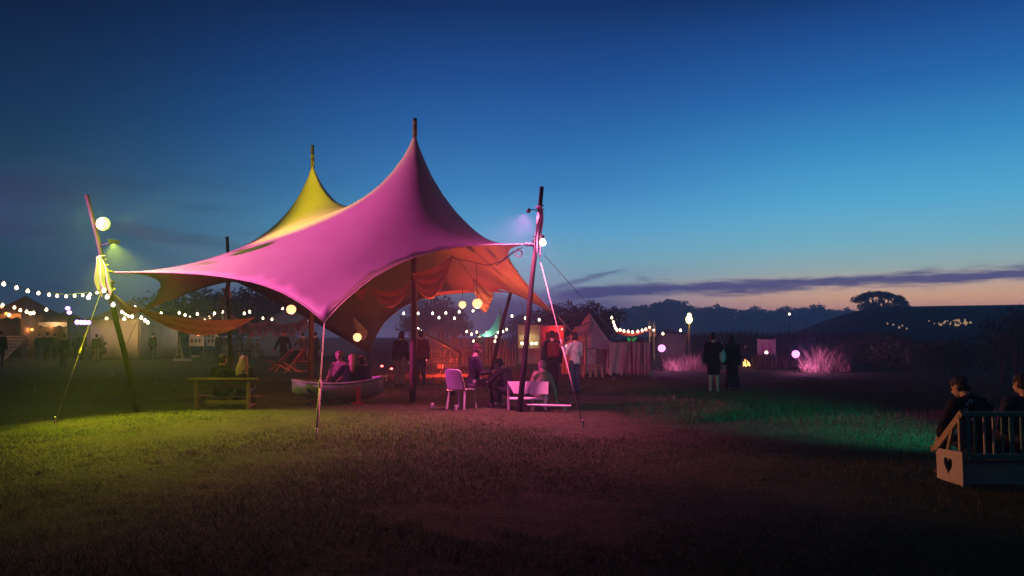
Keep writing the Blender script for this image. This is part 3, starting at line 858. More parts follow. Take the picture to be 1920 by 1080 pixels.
    shape(body, 'body', [M_skin, M_eye], 5, extra_fn=finish)
    k = 1.22
    if top is not None:
        def shirt(mb):
            rings = []
            low = -.04 if pose == 'sit' else -.05
            for p, rx, ry in ((up(0, 0, low), .104, .082), (spine[0], .102, .08), (spine[1], .092, .072), (spine[2], .103, .074), (spine[3], .09, .062), (neck0+UB @ V(0, 0, .006), .05, .046)):
                rings.append([p+UB @ V(rx*math.cos(a*math.pi/9), ry*math.sin(a*math.pi/9), 0) for a in range(18)])
            mb.rings(rings)
            for s in (-1, 1):
                mb.tube([spine[3], sh[s]], [.05*H, .045*H], 12)
                if sleeves: limb(mb, [sh[s], J['e', s], J['e', s].lerp(J['w', s], cuff)], [.044*H, .037*H, .03*H], 12)
                else: limb(mb, [sh[s], sh[s].lerp(J['e', s], .8)], [.044*H, .04*H], 12)
            if hood:
                mb.ball(hd(0, -.018, .008), (.062*H, .066*H, .068*H), 14, 10, M=HR); mb.ball(up(0, -.035, .30), (.075*H, .05*H, .04*H), 12, 8, M=UB)
            if extra == 'collar': mb.ball(up(0, -.02, .305), (.062*H, .055*H, .035*H), 12, 8, M=UB)
        shape(shirt, 'top', top, 3)
    if bottom is not None:
        def legsf(mb):
            if skirt:
                mb.rings([[pelvis+Vector((rx*H*math.cos(a*math.pi/9), rx*H*.8*math.sin(a*math.pi/9)+.0*H, z*H)) for a in range(18)] for z, rx in ((.07, .085), (0, .10), (-.18, .115), (-.34, .135), (-.47, .155))])
                return
            mb.ball(pelvis, (.097*H, .077*H, .075*H), 14, 10)
            for s in (-1, 1):
                if shorts: limb(mb, [hip[s], hip[s].lerp(J['k', s], .85)], [.064*H, .055*H], 12)
                else: limb(mb, [hip[s], J['k', s], J['k', s].lerp(J['a', s], .96)], [.062*H, .045*H, .036*H], 12)
        shape(legsf, 'skirt' if skirt else ('shorts' if shorts else 'trousers'), bottom, 3)
    for s in (-1, 1):
        if shoes is False: break
        def shoe(mb):
            a = J['a', s]
            mb.ball(a+Vector((0, -.012*H, -.018*H)), (.027*H, .032*H, .027*H)); mb.ball(a+Vector((s*.006*H, .05*H, -.026*H)), (.027*H, .05*H, .019*H))
        shape(shoe, 'shoe', shoes or M_dark, 2, .014)
    if hair is not None and not hood:
        def hairf(mb):
            mb.ball(hd(0, -.014, .022), (.052*H*hs, .060*H*hs, .055*H*hs), 16, 12, M=HR)
            mb.ball(hd(0, -.022, -.006), (.049*H*hs, .048*H*hs, .05*H*hs), 14, 10, M=HR)
            if style == 'long':
                rings = []
                for z, rx, ry, y in ((.035, .054, .048, -.02), (-.02, .060, .046, -.03), (-.085, .080, .038, -.046), (-.15, .092, .028, -.062), (-.21, .084, .016, -.068)):
                    rings.append([hd(0, y, z)+HR @ V(rx*math.cos(a*math.pi/8)*(1+.08*math.sin(a*5)), ry*math.sin(a*math.pi/8), 0) for a in range(16)])
                mb.rings(rings)
            elif style == 'tail':
                mb.tube([hd(0, -.06, .02), hd(0, -.078, -.01), hd(.005, -.08, -.08), hd(.008, -.082, -.16), hd(.01, -.08, -.21)], [.016*H, .026*H, .038*H, .034*H, .008*H], 10)
            elif style == 'bob':
                mb.ball(hd(0, -.016, -.03), (.06*H, .05*H, .05*H), 14, 10, M=HR)
            elif style == 'bun':
                mb.ball(hd(0, -.045, .065), .026*H, 10, 8)
        shape(hairf, 'hair', hair, 3)
    if cap is not None:
        def capf(mb):
            mb.ball(hd(0, -.006, .036), (.057*H, .064*H, .045*H), 16, 10, M=HR); mb.ball(hd(0, .058, .026), (.046*H, .042*H, .010*H), 12, 8, M=HR)
        shape(capf, 'cap', cap, 2)
    t['_j'] = 0; del t['_j']
    return t, dict(hd=lambda *a: F(hd(*a)), up=lambda *a: F(up(*a)), wrist=lambda s: F(J['w', s]), elbow=lambda s: F(J['e', s]), ub=Rz @ UB)
# ------------------------------------------------------------------ cloths, lanterns and cords on the big tent
M_voile_y = mat('voile_pale', (0.60, 0.56, 0.50), (0.5, 0.46, 0.4), rough=.8, scale=5, trans=.3)
M_garland = mat('garland_cloth', (.46, .27, .22), (.36, .2, .16), rough=.8, scale=5, trans=.25)
pole_cloth(on(LP0, LP1, 3.36), on(LP0, LP1, 2.55)+Vector((-.02, 0, 0)), .05, .17, -.5, 'sheer pale cloth tied round the leaning pole below the yellow-green floodlight', M_voile_y)
pole_cloth(on(RP0, RP1, 4.45), on(RP0, RP1, 3.43)+Vector((.03, 0, 0)), .025, .075, .9, 'pink-lit cloth tied near the top of the dark wooden pole', M_pale)
pole_cloth(on(LB0, LB1, 3.55), on(LB0, LB1, 2.95), .03, .10, 0, 'small pale cloth tied on the pole behind the canopy', M_pale)
swag('cloth_swag', at(206, 543, 16.6), at(262, 581, 17.6), .03, .30, 'yellow-green lit cloth strip sloping off the leaning pole', 'cloth', None, M_voile_y, 3, .03)
swag('cloth_swag', at(250, 574, 17.6), at(480, 594, 21.5), .19, .60, 'long reddish cloth garland sagging low between the leaning pole and the tent', 'cloth', None, M_garland, 5, .05)
swag('ceiling_drape', at(772, 512, 18.75), at(849, 478, 19.0), .10, .86, 'large red drape bulging under the canopy right of the centre pole', 'drape', 'red drapes under the canopy', M_voile, 6, .06)
swag('ceiling_drape', at(692, 535, 18.3), at(773, 524, 18.75), .22, .62, 'middle red drape swagged to the left of the centre pole', 'drape', 'red drapes under the canopy', M_voile, 4, .05)
swag('ceiling_drape', at(664, 548, 18.1), at(692, 535, 18.3), .02, .24, 'smallest red drape tucked by the canopy front edge', 'drape', 'red drapes under the canopy', M_voile, 3, .03)
swag('ceiling_drape', at(884, 520, 20.6), at(926, 553, 20.9), -.02, .70, 'red drape hanging behind the brightest pair of paper lanterns', 'drape', 'red drapes under the canopy', M_voile, 5, .05)
swag('ceiling_drape', at(662, 594, 24.0), at(690, 622, 24.2), -.02, .50, 'dim pale drape beside the low paper lantern', 'drape', 'red drapes under the canopy', M_voile_y, 4, .04)
lantern(546, 580, 20.0, .125, at(546, 548, 20.0), 'paper lantern hanging alone beside the pale string bulbs, left of the canopy tip')
lantern(670, 632, 21.0, .115, at(668, 600, 21.0), 'lowest paper lantern, glowing under the dark back corner of the tent')
lantern(867, 571, 20.6, .10, at(867, 536, 20.6), 'smaller orange lantern of the pair hanging under the red drape')
lantern(895, 569, 20.0, .132, at(893, 492, 20.0), 'larger white-glowing lantern of the pair hanging under the red drape')
c = MB(); c.tube([at(848, 480, 18.9), at(862, 490, 19.0), at(884, 520, 20.4)], .008, 5)
c.tube([at(850, 484, 18.9), at(880, 490, 19.2), at(893, 493, 19.9), at(915, 498, 18.5), at(940, 490, 17.6), at(958, 474, 16.9), at(980, 464, 16.6)], .011, 6)
c.tube([at(930, 498, 17.9), at(950, 484, 17.2), at(972, 466, 16.6)], .011, 6)
ctr = at(973, 475, 16.55)
c.tube([ctr+Vector((.075*math.cos(a*.55)+.01*math.sin(a), .012*a/6, .07*math.sin(a*.55))) for a in range(28)], .010, 5)
single(c, 'power_cable', M_cord, 'black cable coiled at the canopy corner and running under the cloth', 'cable')
bl = thing('bare_bulb', 'bare white bulb hanging against the pink cloth on the dark pole', 'bulb', tuple(at(1018, 455, 16.35)))
o = bpy.data.objects.new('globe', bulb_mesh(.07, M_bulbw)); col.objects.link(o); o.parent = bl
q = MB(); q.lathe(at(1018, 455, 16.35), [(.03, .09), (.035, .15), (.02, .17)], 10); q.tube([at(1018, 455, 16.35)+Vector((0, 0, .16)), at(1012, 440, 16.5)], .008, 5); q.build('socket', M_black, bl)

# ------------------------------------------------------------------ strings of bulbs
light_string([at(x, y, 10.5+6*(i/11.)) for i, (x, y) in enumerate(((-14, 526), (7, 533), (31, 540), (52, 546), (72, 550), (92, 553), (107, 555), (124, 556), (140, 555), (155, 554), (169, 552), (182, 549)))],
   'nearest light string sagging in from the frame edge to the leaning pole', .026, M_bulb, ends=(at(-60, 505, 10), at(197, 541, 16.5)))
light_string([at(166, 558, 16.4), at(201, 557, 16.4), at(195, 545, 16.4), at(212, 572, 16.6)], 'short cluster of four bulbs tied to the leaning pole', .042, M_bulb)
far1 = ((5, 572), (17, 591), (27, 577), (38, 582), (50, 585), (57, 588), (63, 587), (87, 581))
light_string([at(x, y, 44) for x, y in far1], 'far bulbs strung over the stalls by the wooden ramp', .10, M_bulb, glow=60)
light_string([at(x, y, 44) for x, y in ((229, 585), (235, 588), (246, 583), (253, 577), (233, 598), (241, 592), (248, 594), (236, 586), (265, 596), (272, 601), (277, 605))], 'tangle of warm bulbs over the red stall', .11, M_bulb, glow=70)
light_string([at(x, y, 42) for x, y in ((302, 588), (336, 587), (347, 591), (356, 596), (370, 589), (374, 598), (384, 598), (392, 596), (401, 594), (402, 588), (409, 590), (417, 585), (458, 588), (468, 585))], 'string of bulbs running behind the reddish cloth garland', .085, M_bulb, glow=60)
light_string([at(x, y, 40) for x, y in ((493, 597), (510, 599), (530, 579), (560, 575), (566, 580), (572, 578), (577, 572), (571, 583), (576, 600), (586, 603), (593, 600), (592, 594))], 'string of bulbs bunched beside the second centre pole', .07, M_bulb, glow=50)
light_string([at(x, y, 46) for x, y in ((757, 588), (784, 588), (811, 588), (836, 587), (861, 585), (887, 583), (910, 583), (960, 593), (985, 597), (1011, 600))], 'even row of white bulbs seen beneath the tent back edge', .085, M_bulbw, glow=60, sag=.1)
light_string([at(x, y, 50) for x, y in ((875, 622), (884, 627), (894, 623), (899, 630), (888, 640), (893, 648), (901, 646), (912, 624), (918, 624), (923, 623), (928, 621), (930, 632), (934, 624), (943, 622), (950, 618), (928, 640), (932, 650))], 'tangled cluster of bulbs under the turquoise sail', .085, M_bulb, glow=50)
light_string([at(x, y, 52) for x, y in ((1147, 596), (1150, 604), (1152, 610), (1154, 615), (1157, 619), (1163, 619), (1170, 621), (1178, 622), (1186, 623), (1196, 622), (1204, 620), (1211, 618), (1218, 614), (1226, 619), (1243, 626), (1276, 620))], 'light string with red bunting behind the canvas windbreak', .10, M_bulb, glow=40)
light_string([at(x, y, 60) for x, y in ((396, 606), (402, 606), (408, 606), (414, 605))], 'four white lamps in a row above the pale boards', .12, M_bulbw)
light_string([at(x, y, 60) for x, y in ((82, 600), (89, 599), (105, 604), (119, 605), (133, 601), (122, 597))], 'small bulbs along the front of the long dark stall', .09, M_bulb)
light_string([at(x, y, 44) for x, y in ((784, 617), (823, 596), (852, 597), (790, 622))], 'stray bulbs hanging before the stick fence', .08, M_bulbw)

# tassel garlands
def fringe(a, b, sag, n, ln, label, m, seed):
    rs = random.Random(seed); pts = catenary(a, b, sag, n); mb = MB(); mb.tube(pts, .012, 4)
    for p in pts:
        L = ln*(.6+.7*rs.random()); w = .03+.03*rs.random(); dx = (rs.random()-.5)*.25
        mb.sheet(lambda u, v: p+Vector(((v-.5)*w*2+dx*u, .04*math.sin(u*4+v*3), -L*u)), 3, 1, .006)
    return single(mb, 'tassel_garland', m, label, 'garland', 'tassel garlands between poles')
M_tassel = mat('tassel', (.60, .42, .40), (.3, .25, .4), scale=3, trans=.2)
fringe(at(430, 588, 38), at(500, 604, 39), .25, 34, .55, 'pale tassel garland left of the lone lantern', M_tassel, 3)
fringe(at(500, 600, 39), at(583, 590, 38), .35, 40, .5, 'pinkish tassel garland under the lone lantern', M_tassel, 5)
fringe(at(322, 590, 41), at(430, 586, 41), .2, 50, .5, 'tassel garland above the reddish cloth garland', M_tassel, 7)
mb = MB(); pts = catenary(at(426, 525, 27.0), at(392, 600, 33), .5, 12); mb.tube(pts, .008, 4)
for i, p in enumerate(pts[1:-1]): mb.plate([p+Vector((-.16, 0, 0)), p+Vector((.16, 0, 0)), p+Vector((.03, .02, -.3))], .006)
single(mb, 'bunting', M_pale, 'triangular flag bunting sloping down from the pole behind the canopy', 'bunting')

# ------------------------------------------------------------------ garden bench with two people
M_plank = mat('pale_plank', (.42, .33, .22), (.33, .25, .16), rough=.75, scale=2.5, bump=.15, bscale=30, stretch=(1, 6, 6))
M_whitepaint = mat('white_paint', (.52, .49, .47), (.42, .39, .37), rough=.5, scale=3)
M_plastic = mat('white_plastic', (.40, .38, .37), (.33, .31, .30), rough=.4, scale=3)
M_plank_shade = mat('plank_shaded', (.17, .095, .07), (.10, .06, .045), rough=.85, scale=2.5, bump=.15, bscale=30, stretch=(1, 6, 6))  # bench wood darkened: the partial shade there is put into its colour
def bench():
    x0, x1, y = -7.18, -5.72, 17.05
    t = thing('garden_bench', 'low wooden bench with its back turned, two people sitting on it', 'bench', ((x0+x1)/2, y+.2, 0))
    for a, b in ((x0-.02, -6.74), (-6.5, x1+.02)):
        pass
    q = MB(); q.box(((x0+x1)/2, y, .665), (x1-x0+.10, .09, .05), None, 0, .008); q.build('top_rail', M_plank_shade, t)
    q = MB(); q.box(((x0+x1)/2, y+.03, .54), (x1-x0-.06, .025, .16), None, 0, .005); q.build('backrest', M_plank_shade, t)
    q = MB()
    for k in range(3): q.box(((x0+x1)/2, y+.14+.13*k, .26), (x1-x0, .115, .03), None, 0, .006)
    q.build('seat', M_plank_shade, t)
    for px in (x0+.14, x1-.16):
        q = MB(); q.beam((px, y+.0, 0), (px, y, .64), .075, .06, 0, .008); q.build('leg', M_plank_shade, t)
        q = MB(); q.beam((px, y+.42, 0), (px, y+.42, .242), .075, .06, 0, .008); q.build('leg', M_plank_shade, t)
        q = MB(); q.box((px, y+.21, .08), (.05, .36, .06)); q.build('stretcher', M_plank_shade, t)
    q = MB(); q.box(((x0+x1)/2, y+.05, .14), (x1-x0-.4, .035, .09), None, 0, .006); q.build('lower_rail', M_plank_shade, t)
bench()
person((-6.60, 17.27, 0), -8, 'person in a cap and dark coat sitting on the garden bench', 1.72, 'sit', .25, lean=6, turn=-15, top=M_dark, bottom=M_dark, hair=M_haird, cap=M_grey, extra='collar')
person((-6.10, 17.27, 0), 6, 'person with long blond hair sitting on the garden bench', 1.66, 'sit', .25, lean=4, turn=4, top=M_dark, bottom=M_jean, hair=M_hairb, style='long')

# ------------------------------------------------------------------ rowing boat used as a seat
M_hull = mat('boat_hull', (.60, .57, .55), (.48, .45, .43), rough=.5, scale=2.2)
M_red = mat('red_paint', (.30, .03, .03), (.2, .02, .02), rough=.6)
def boat():
    L, Bm = 2.25, 1.05
    cx, cyy, yaw = -4.18, 18.55, R(14)
    t = thing('rowing_boat', 'small white rowing boat on trestles, three people sitting in it', 'boat', (cx, cyy, 0))
    M = Matrix.Rotation(yaw, 3, 'Z'); O = Vector((cx, cyy, 0))
    N = 18
    def sec(u):
        x = (u-.5)*L
        e = abs(2*u-1)
        half = max(Bm/2*max(0, 1-e**2.3)**.62, .012)
        sheer = .46+.10*e**2+.07*u
        keel = .06+.24*e**3.2
        return x, half, sheer, keel
    def P(u, s, inset=0.0):
        x, half, sheer, keel = sec(u); half = max(half-inset, .004)
        a = abs(s); w = math.sin(a*math.pi/2)**.85; z = keel+inset+(sheer-keel-inset)*(1-math.cos(a*math.pi/2))**.8
        return O+M @ Vector((x, math.copysign(half*w, s) if s else 0, z))
    mb = MB(); nu, ns = N, 16; out = [[P(i/nu, -1+2*j/ns) for j in range(ns+1)] for i in range(nu+1)]; inn = [[P(.012+.976*i/nu, -1+2*j/ns, .028) for j in range(ns+1)] for i in range(nu+1)]
    vs = [p for r in out for p in r]+[p for r in inn for p in r]; k = (nu+1)*(ns+1); fs = []
    ix = lambda i, j: i*(ns+1)+j
    for i in range(nu):
        for j in range(ns):
            fs += [(ix(i, j), ix(i, j+1), ix(i+1, j+1), ix(i+1, j)), (k+ix(i+1, j), k+ix(i+1, j+1), k+ix(i, j+1), k+ix(i, j))]
        fs += [(ix(i, 0), ix(i+1, 0), k+ix(i+1, 0), k+ix(i, 0)), (ix(i+1, ns), ix(i, ns), k+ix(i, ns), k+ix(i+1, ns))]
    fs.append(tuple(ix(0, j) for j in range(ns, -1, -1))); fs.append(tuple(k+ix(0, j) for j in range(ns+1)))
    for j in range(ns): fs += [(ix(nu, j), ix(nu, j+1), k+ix(nu, j+1), k+ix(nu, j))]
    fs += [(ix(0, 0), k+ix(0, 0), k+ix(0, ns), ix(0, ns))]
    mb.add(vs, fs); mb.build('hull', M_hull, t, True)
    for s in (-1, 1):
        g = MB(); g.tube([P(i/24, s)+Vector((0, 0, .012)) for i in range(25)], .024, 8); g.build('gunwale', M_whitepaint, t, True)
    for u in (.3, .62):
        x, half, sheer, keel = sec(u); q = MB(); q.box(O+M @ Vector((x, 0, .40)), (.22, half*1.7, .03), M, 0, .006); q.build('thwart', M_plank, t)
    g = MB(); g.beam(O+M @ Vector((-.75, -.62, 0)), O+M @ Vector((-.35, -.40, .38)), .05, .05); g.beam(O+M @ Vector((-.35, -.62, 0)), O+M @ Vector((-.75, -.40, .38)), .05, .05); g.build('trestle', M_cord, t)
    g = MB(); g.box(O+M @ Vector((.42, -.55, .2)), (.10, .06, .44), M, 0, .006); g.box(O+M @ Vector((.42, -.52, .02)), (.3, .2, .04), M); g.build('prop', M_red, t)
boat()
person((-4.30, 18.95, -.12), 160, 'person in a pale hood sitting in the boat, face turned to the camera', 1.70, 'sit', .42, lean=-2, turn=20, nod=10, top=M_tan, bottom=M_dark, hood=True, legs={-1: ((0, .2, .0), (.0, .28, -.2)), 1: ((0, .2, .0), (0, .28, -.2))}, shoes=False)
person((-3.90, 18.30, -.20), 12, 'person in a black coat with a long blond ponytail sitting in the boat', 1.70, 'sit', .44, lean=10, side=4, turn=10, top=M_dark, bottom=M_dark, hair=M_hairb, style='tail', arms={-1: ((-.10, .04, -.13), (-.2, .06, -.25)), 1: ((.05, .06, -.16), (.02, .2, -.22))}, legs={-1: ((0, .22, .0), (.0, .3, -.2)), 1: ((0, .22, .0), (0, .3, -.2))}, shoes=False)
person((-3.48, 18.55, -.14), 70, 'person in a blue jacket hunched at the end of the boat', 1.64, 'sit', .40, lean=14, nod=14, top=M_navy, bottom=M_jean, hair=M_hairm, style='bob', legs={-1: ((0, .2, .0), (.0, .26, -.18)), 1: ((0, .2, .0), (0, .26, -.18))}, shoes=False)

# ------------------------------------------------------------------ white chair, white bench and the people around
def chair():
    O = Vector((-1.12, 17.15, 0)); M = Matrix.Rotation(R(-30), 3, 'Z')
    t = thing('plastic_chair', 'white plastic chair with a tall plain back on the grass', 'chair', tuple(O))
    W = lambda x, y, z: O+M @ Vector((x, y, z))
    def seat(u, v): return W((u-.5)*.46, -.22+.46*v, .44-.02*math.sin(math.pi*u)+.012*math.sin(v*6))
    MB().sheet(seat, 10, 10, .018).build('seat', M_plastic, t, True)
    def back(u, v):
        wd = .47*(1-.16*v**3); return W((u-.5)*wd, -.22-.16*v-.05*math.sin(math.pi*u), .43+.47*v-.03*(2*u-1)**4*v)
    MB().sheet(back, 10, 12, .018).build('backrest', M_plastic, t, True)
    for sx in (-1, 1):
        MB().beam(W(sx*.2, .2, .44), W(sx*.225, .23, 0), .04, .035, 0, .004).build('leg', M_plastic, t)
        MB().beam(W(sx*.2, -.2, .44), W(sx*.235, -.27, 0), .04, .035, 0, .004).build('leg', M_plastic, t)
chair()
person((-0.88, 17.32, 0), -62, 'person in a dark coat sitting on the white plastic chair, head bent', 1.78, 'sit', .46, lean=6, nod=8, turn=-10, top=M_dark, bottom=M_grey, hair=M_hairm, style='short', arms={1: ((.05, .03, -.17), (.0, .18, -.16)), -1: ((-.04, .06, -.16), (.03, .2, -.18))}, legs={-1: ((-.01, .24, .0), (-.02, .40, -.23)), 1: ((.03, .25, .0), (.03, .30, -.255))}, shoes=M_white)
def white_bench():
    y = 16.75; x0, x1 = -.10, .80
    t = thing('white_bench', 'white bench with a two-board back, lit pink beside the dark pole', 'bench', ((x0+x1)/2, y, 0))
    q = MB(); q.plate([(x0, y, .63), (.38, y, .63), (.355, y-.06, .37), (x0+.14, y-.06, .37)], .022); q.build('back_board', M_whitepaint, t)
    q = MB(); q.plate([(.40, y, .63), (x1, y, .625), (x1-.01, y-.06, .36), (.375, y-.06, .37)], .022); q.build('back_board', M_whitepaint, t)
    q = MB(); q.box(((x0+x1)/2, y+.28, .24), (x1-x0, .42, .03), None, 0, .006); q.build('seat', M_whitepaint, t)
    for px in (x0+.02, x1-.06):
        q = MB(); q.beam((px, y+.02, 0), (px, y+.02, .58), .05, .05); q.build('leg', M_whitepaint, t)
        q = MB(); q.beam((px, y+.46, 0), (px, y+.46, .222), .05, .05); q.build('leg', M_whitepaint, t)
white_bench()
q = MB(); q.box((.80, 16.55, .13), (.95, .2, .03), (0, .02, R(-4)), 0, .004)
pl = single(q, 'low_plank', M_whitepaint, 'narrow white plank seat close to the grass by the hooded person', 'plank')
for dx in (-.36, .34):
    MB().box((.80+dx, 16.56, .058), (.07, .16, .11)).build('foot', M_plank, pl)
person((-.02, 17.35, 0), 55, 'person in black bending forward on the white bench', 1.70, 'sit', .24, lean=26, nod=6, top=M_dark, bottom=M_dark, hair=M_haird, arms={-1: ((-.08, .10, -.12), (-.06, .24, -.17)), 1: ((.02, .1, -.14), (-.02, .26, -.16))})
person((.66, 17.18, 0), 28, 'hooded person in a pale pink top leaning sideways on the white bench', 1.62, 'sit', .18, lean=10, side=9, turn=15, nod=12, top=M_tan, bottom=M_grey, hood=True, arms={1: ((.06, -.02, -.17), (.12, .02, -.32)), -1: ((-.05, .05, -.16), (-.02, .2, -.2))})
for (x, y) in ((812, 765), (856, 768), (862, 763)):
    g = ground_at(x, y); q = MB(); q.lathe(g, [(.025, .0), (.032, .11), (.03, .115)], 12)
    single(q, 'drinking_cup', M_whitepaint, {812: 'pale cup standing alone in the grass between boat and chair', 856: 'pink-lit cup lying nearest the white chair legs', 862: 'cup just behind the cup at the white chair legs'}[x], 'cup')

# standing people
person((-3.62, 24.6, 0), -25, 'standing person with dark hair and a shoulder bag just left of the front centre pole', 1.76, 'stand', lean=5, turn=25, top=M_dark, bottom=M_grey, hair=M_haird, style='bob')
person((-3.02, 25.2, 0), 30, 'standing person half hidden by the front centre pole', 1.78, 'stand', top=M_maroon, bottom=M_dark, hair=M_haird)
b_, J_ = person((1.17, 22.2, 0), 8, 'standing person with a maroon backpack seen from behind', 1.76, 'stand', top=M_dark, bottom=M_dark, hair=M_haird)
q = MB(); q.box(J_['up'](0, -.105, .16), (.34, .18, .46), J_['ub'], 0, .05)
single(q, 'backpack', M_maroon, 'maroon backpack worn by the standing person near the bell tent', 'backpack')
b_, J_ = person((1.78, 21.6, 0), 40, 'standing person in a pale top holding up a bright phone', 1.72, 'stand', turn=10, top=M_white, bottom=M_jean, hair=M_haird, style='bob', arms={-1: ((-.05, .05, -.15), (.0, .19, -.05)), 1: ((.04, .02, -.17), (.03, .13, -.19))})
M_screen = mat('phone_screen', (.6, .6, .65), emit=(.75, .72, .8), strength=.8, sample=False)
q = MB(); c = at(1063, 651, 21.75); q.box(c, (.085, .012, .16), (.2, -.6, .4), 0, .004)
single(q, 'phone', M_screen, 'lit phone held up by the person in the pale top', 'phone')
b_, J_ = person((5.90, 22.3, 0), -12, 'standing person in a dark top and shorts, bare legs, white bag at the side', 1.70, 'stand', turn=-20, top=M_dark, bottom=M_dark, shorts=True, hair=M_haird, shoes=M_white)
q = MB(); q.ball(at(1355, 668, 22.2), (.10, .06, .20), 12, 8); q.tube([at(1355, 658, 22.2), at(1353, 640, 22.25)], .012, 5)
single(q, 'shoulder_bag', M_white, 'white bag hanging at the side of the bare-legged person', 'bag', None, True)
person((6.50, 22.5, 0), 20, 'standing person in a long dark dress beside the bare-legged person', 1.64, 'stand', turn=-25, top=M_dark, bottom=M_dark, skirt=True, hair=M_haird, style='long')

# people farther off
FAR = 'people strolling between the far stalls'
W = lambda px, d: ((px-960)/F*d, d, 0)
def farp(px, d, yaw, label, top, bottom, H=1.75, **kw): person(W(px, d), yaw, label, H, 'stand', top=top, bottom=bottom, hair=kw.pop('hair', M_haird), voxel=.028, group=FAR, **kw)
farp(533, 37, 160, 'silhouetted person with arms loose against the grey smoke', M_dark, M_dark, 1.86, arms={-1: ((-.08, .0, -.16), (-.13, .03, -.31)), 1: ((.08, .03, -.16), (.12, .08, -.29))})
farp(569, 40, 40, 'person walking just left of the second centre pole', M_brown, M_grey, 1.8, arms={-1: ((-.1, .0, -.12), (-.13, .03, -.2)), 1: ((.03, .03, -.17), (.04, .1, -.3))})
farp(592, 41, -30, 'person half hidden right of the second centre pole', M_dark, M_dark, 1.8)
farp(4, 40, 20, 'dark person cut by the frame edge beside the wooden ramp', M_dark, M_dark, 1.85)
farp(91, 47, 15, 'person with bent arms standing before the long dark stall', M_dark, M_dark, 1.8, arms={-1: ((-.06, .02, -.16), (.0, .12, -.17)), 1: ((.06, .02, -.16), (.02, .12, -.17))})
farp(105, 52, -20, 'person behind the one with bent arms by the long stall', M_brown, M_dark)
farp(123, 38, 0, 'person in blue-purple clothes lit by the purple lamps', M_navy, M_jean, 1.68)
farp(146, 54, 30, 'person beneath the purple light bar', M_navy, M_dark)
farp(158, 50, -15, 'person striding past the cream marquee wall', M_dark, M_dark, 1.8, legs={-1: ((-.01, .07, -.235), (-.01, .03, -.47)), 1: ((.01, -.03, -.235), (.02, -.12, -.465))})
farp(183, 46, 10, 'person in brown walking before the dark round bush', M_brown, M_tan, 1.7)
farp(252, 56, 5, 'person queuing at the red stall', M_dark, M_dark)
farp(262, 55, 0, 'second person queuing beside the red stall lamps', M_grey, M_dark)
farp(288, 52, -10, 'person with legs apart beneath the bright white bulbs', M_dark, M_dark, 1.8, legs={-1: ((-.03, .0, -.235), (-.05, .0, -.47)), 1: ((.03, .0, -.235), (.05, .0, -.47))})
farp(314, 60, 12, 'person near the small pale domed tent', M_brown, M_dark)
farp(412, 58, 8, 'dark person beside the pale boards', M_dark, M_dark)
farp(425, 60, -8, 'person leaning between the pale boards and the parasol', M_dark, M_grey)
for i_, (px_, d_, lb_) in enumerate(((28, 52, 'person at the foot of the wooden ramp'), (48, 55, 'person walking between the ramp and the long dark stall'), (66, 58, 'person at the near end of the long dark stall'), (76, 50, 'person in brown before the long stall, close to the bent-arms person'), (135, 58, 'person behind the blue-purple clothed one'), (172, 57, 'person between the light bar and the round bush'), (203, 54, 'person alone against the cream marquee wall'), (238, 53, 'person in front of the red stall counter'), (276, 57, 'person below the small brown stall'), (302, 56, 'person beside the striding figure near the domed tent'), (338, 62, 'person behind the wooden A-frame'))):
    farp(px_, d_, (i_*47) % 90-45, lb_, (M_dark, M_brown, M_grey, M_dark)[i_ % 4], (M_dark, M_jean)[i_ % 2], 1.62+.04*(i_ % 5), hair=(M_haird, M_hairm)[i_ % 2])
farp(897, 49, 30, 'person beneath the tangled bulbs by the stick fence', M_brown, M_dark)
farp(918, 52, -30, 'person under the turquoise sail', M_maroon, M_dark)
farp(940, 50, 15, 'person beside the lit food kiosk', M_dark, M_dark)
person(W(1392, 44), -60, 'person sitting low in the dark behind the small fire', 1.7, 'sit', .25, lean=15, top=M_dark, bottom=M_dark, hair=M_haird, voxel=.028)

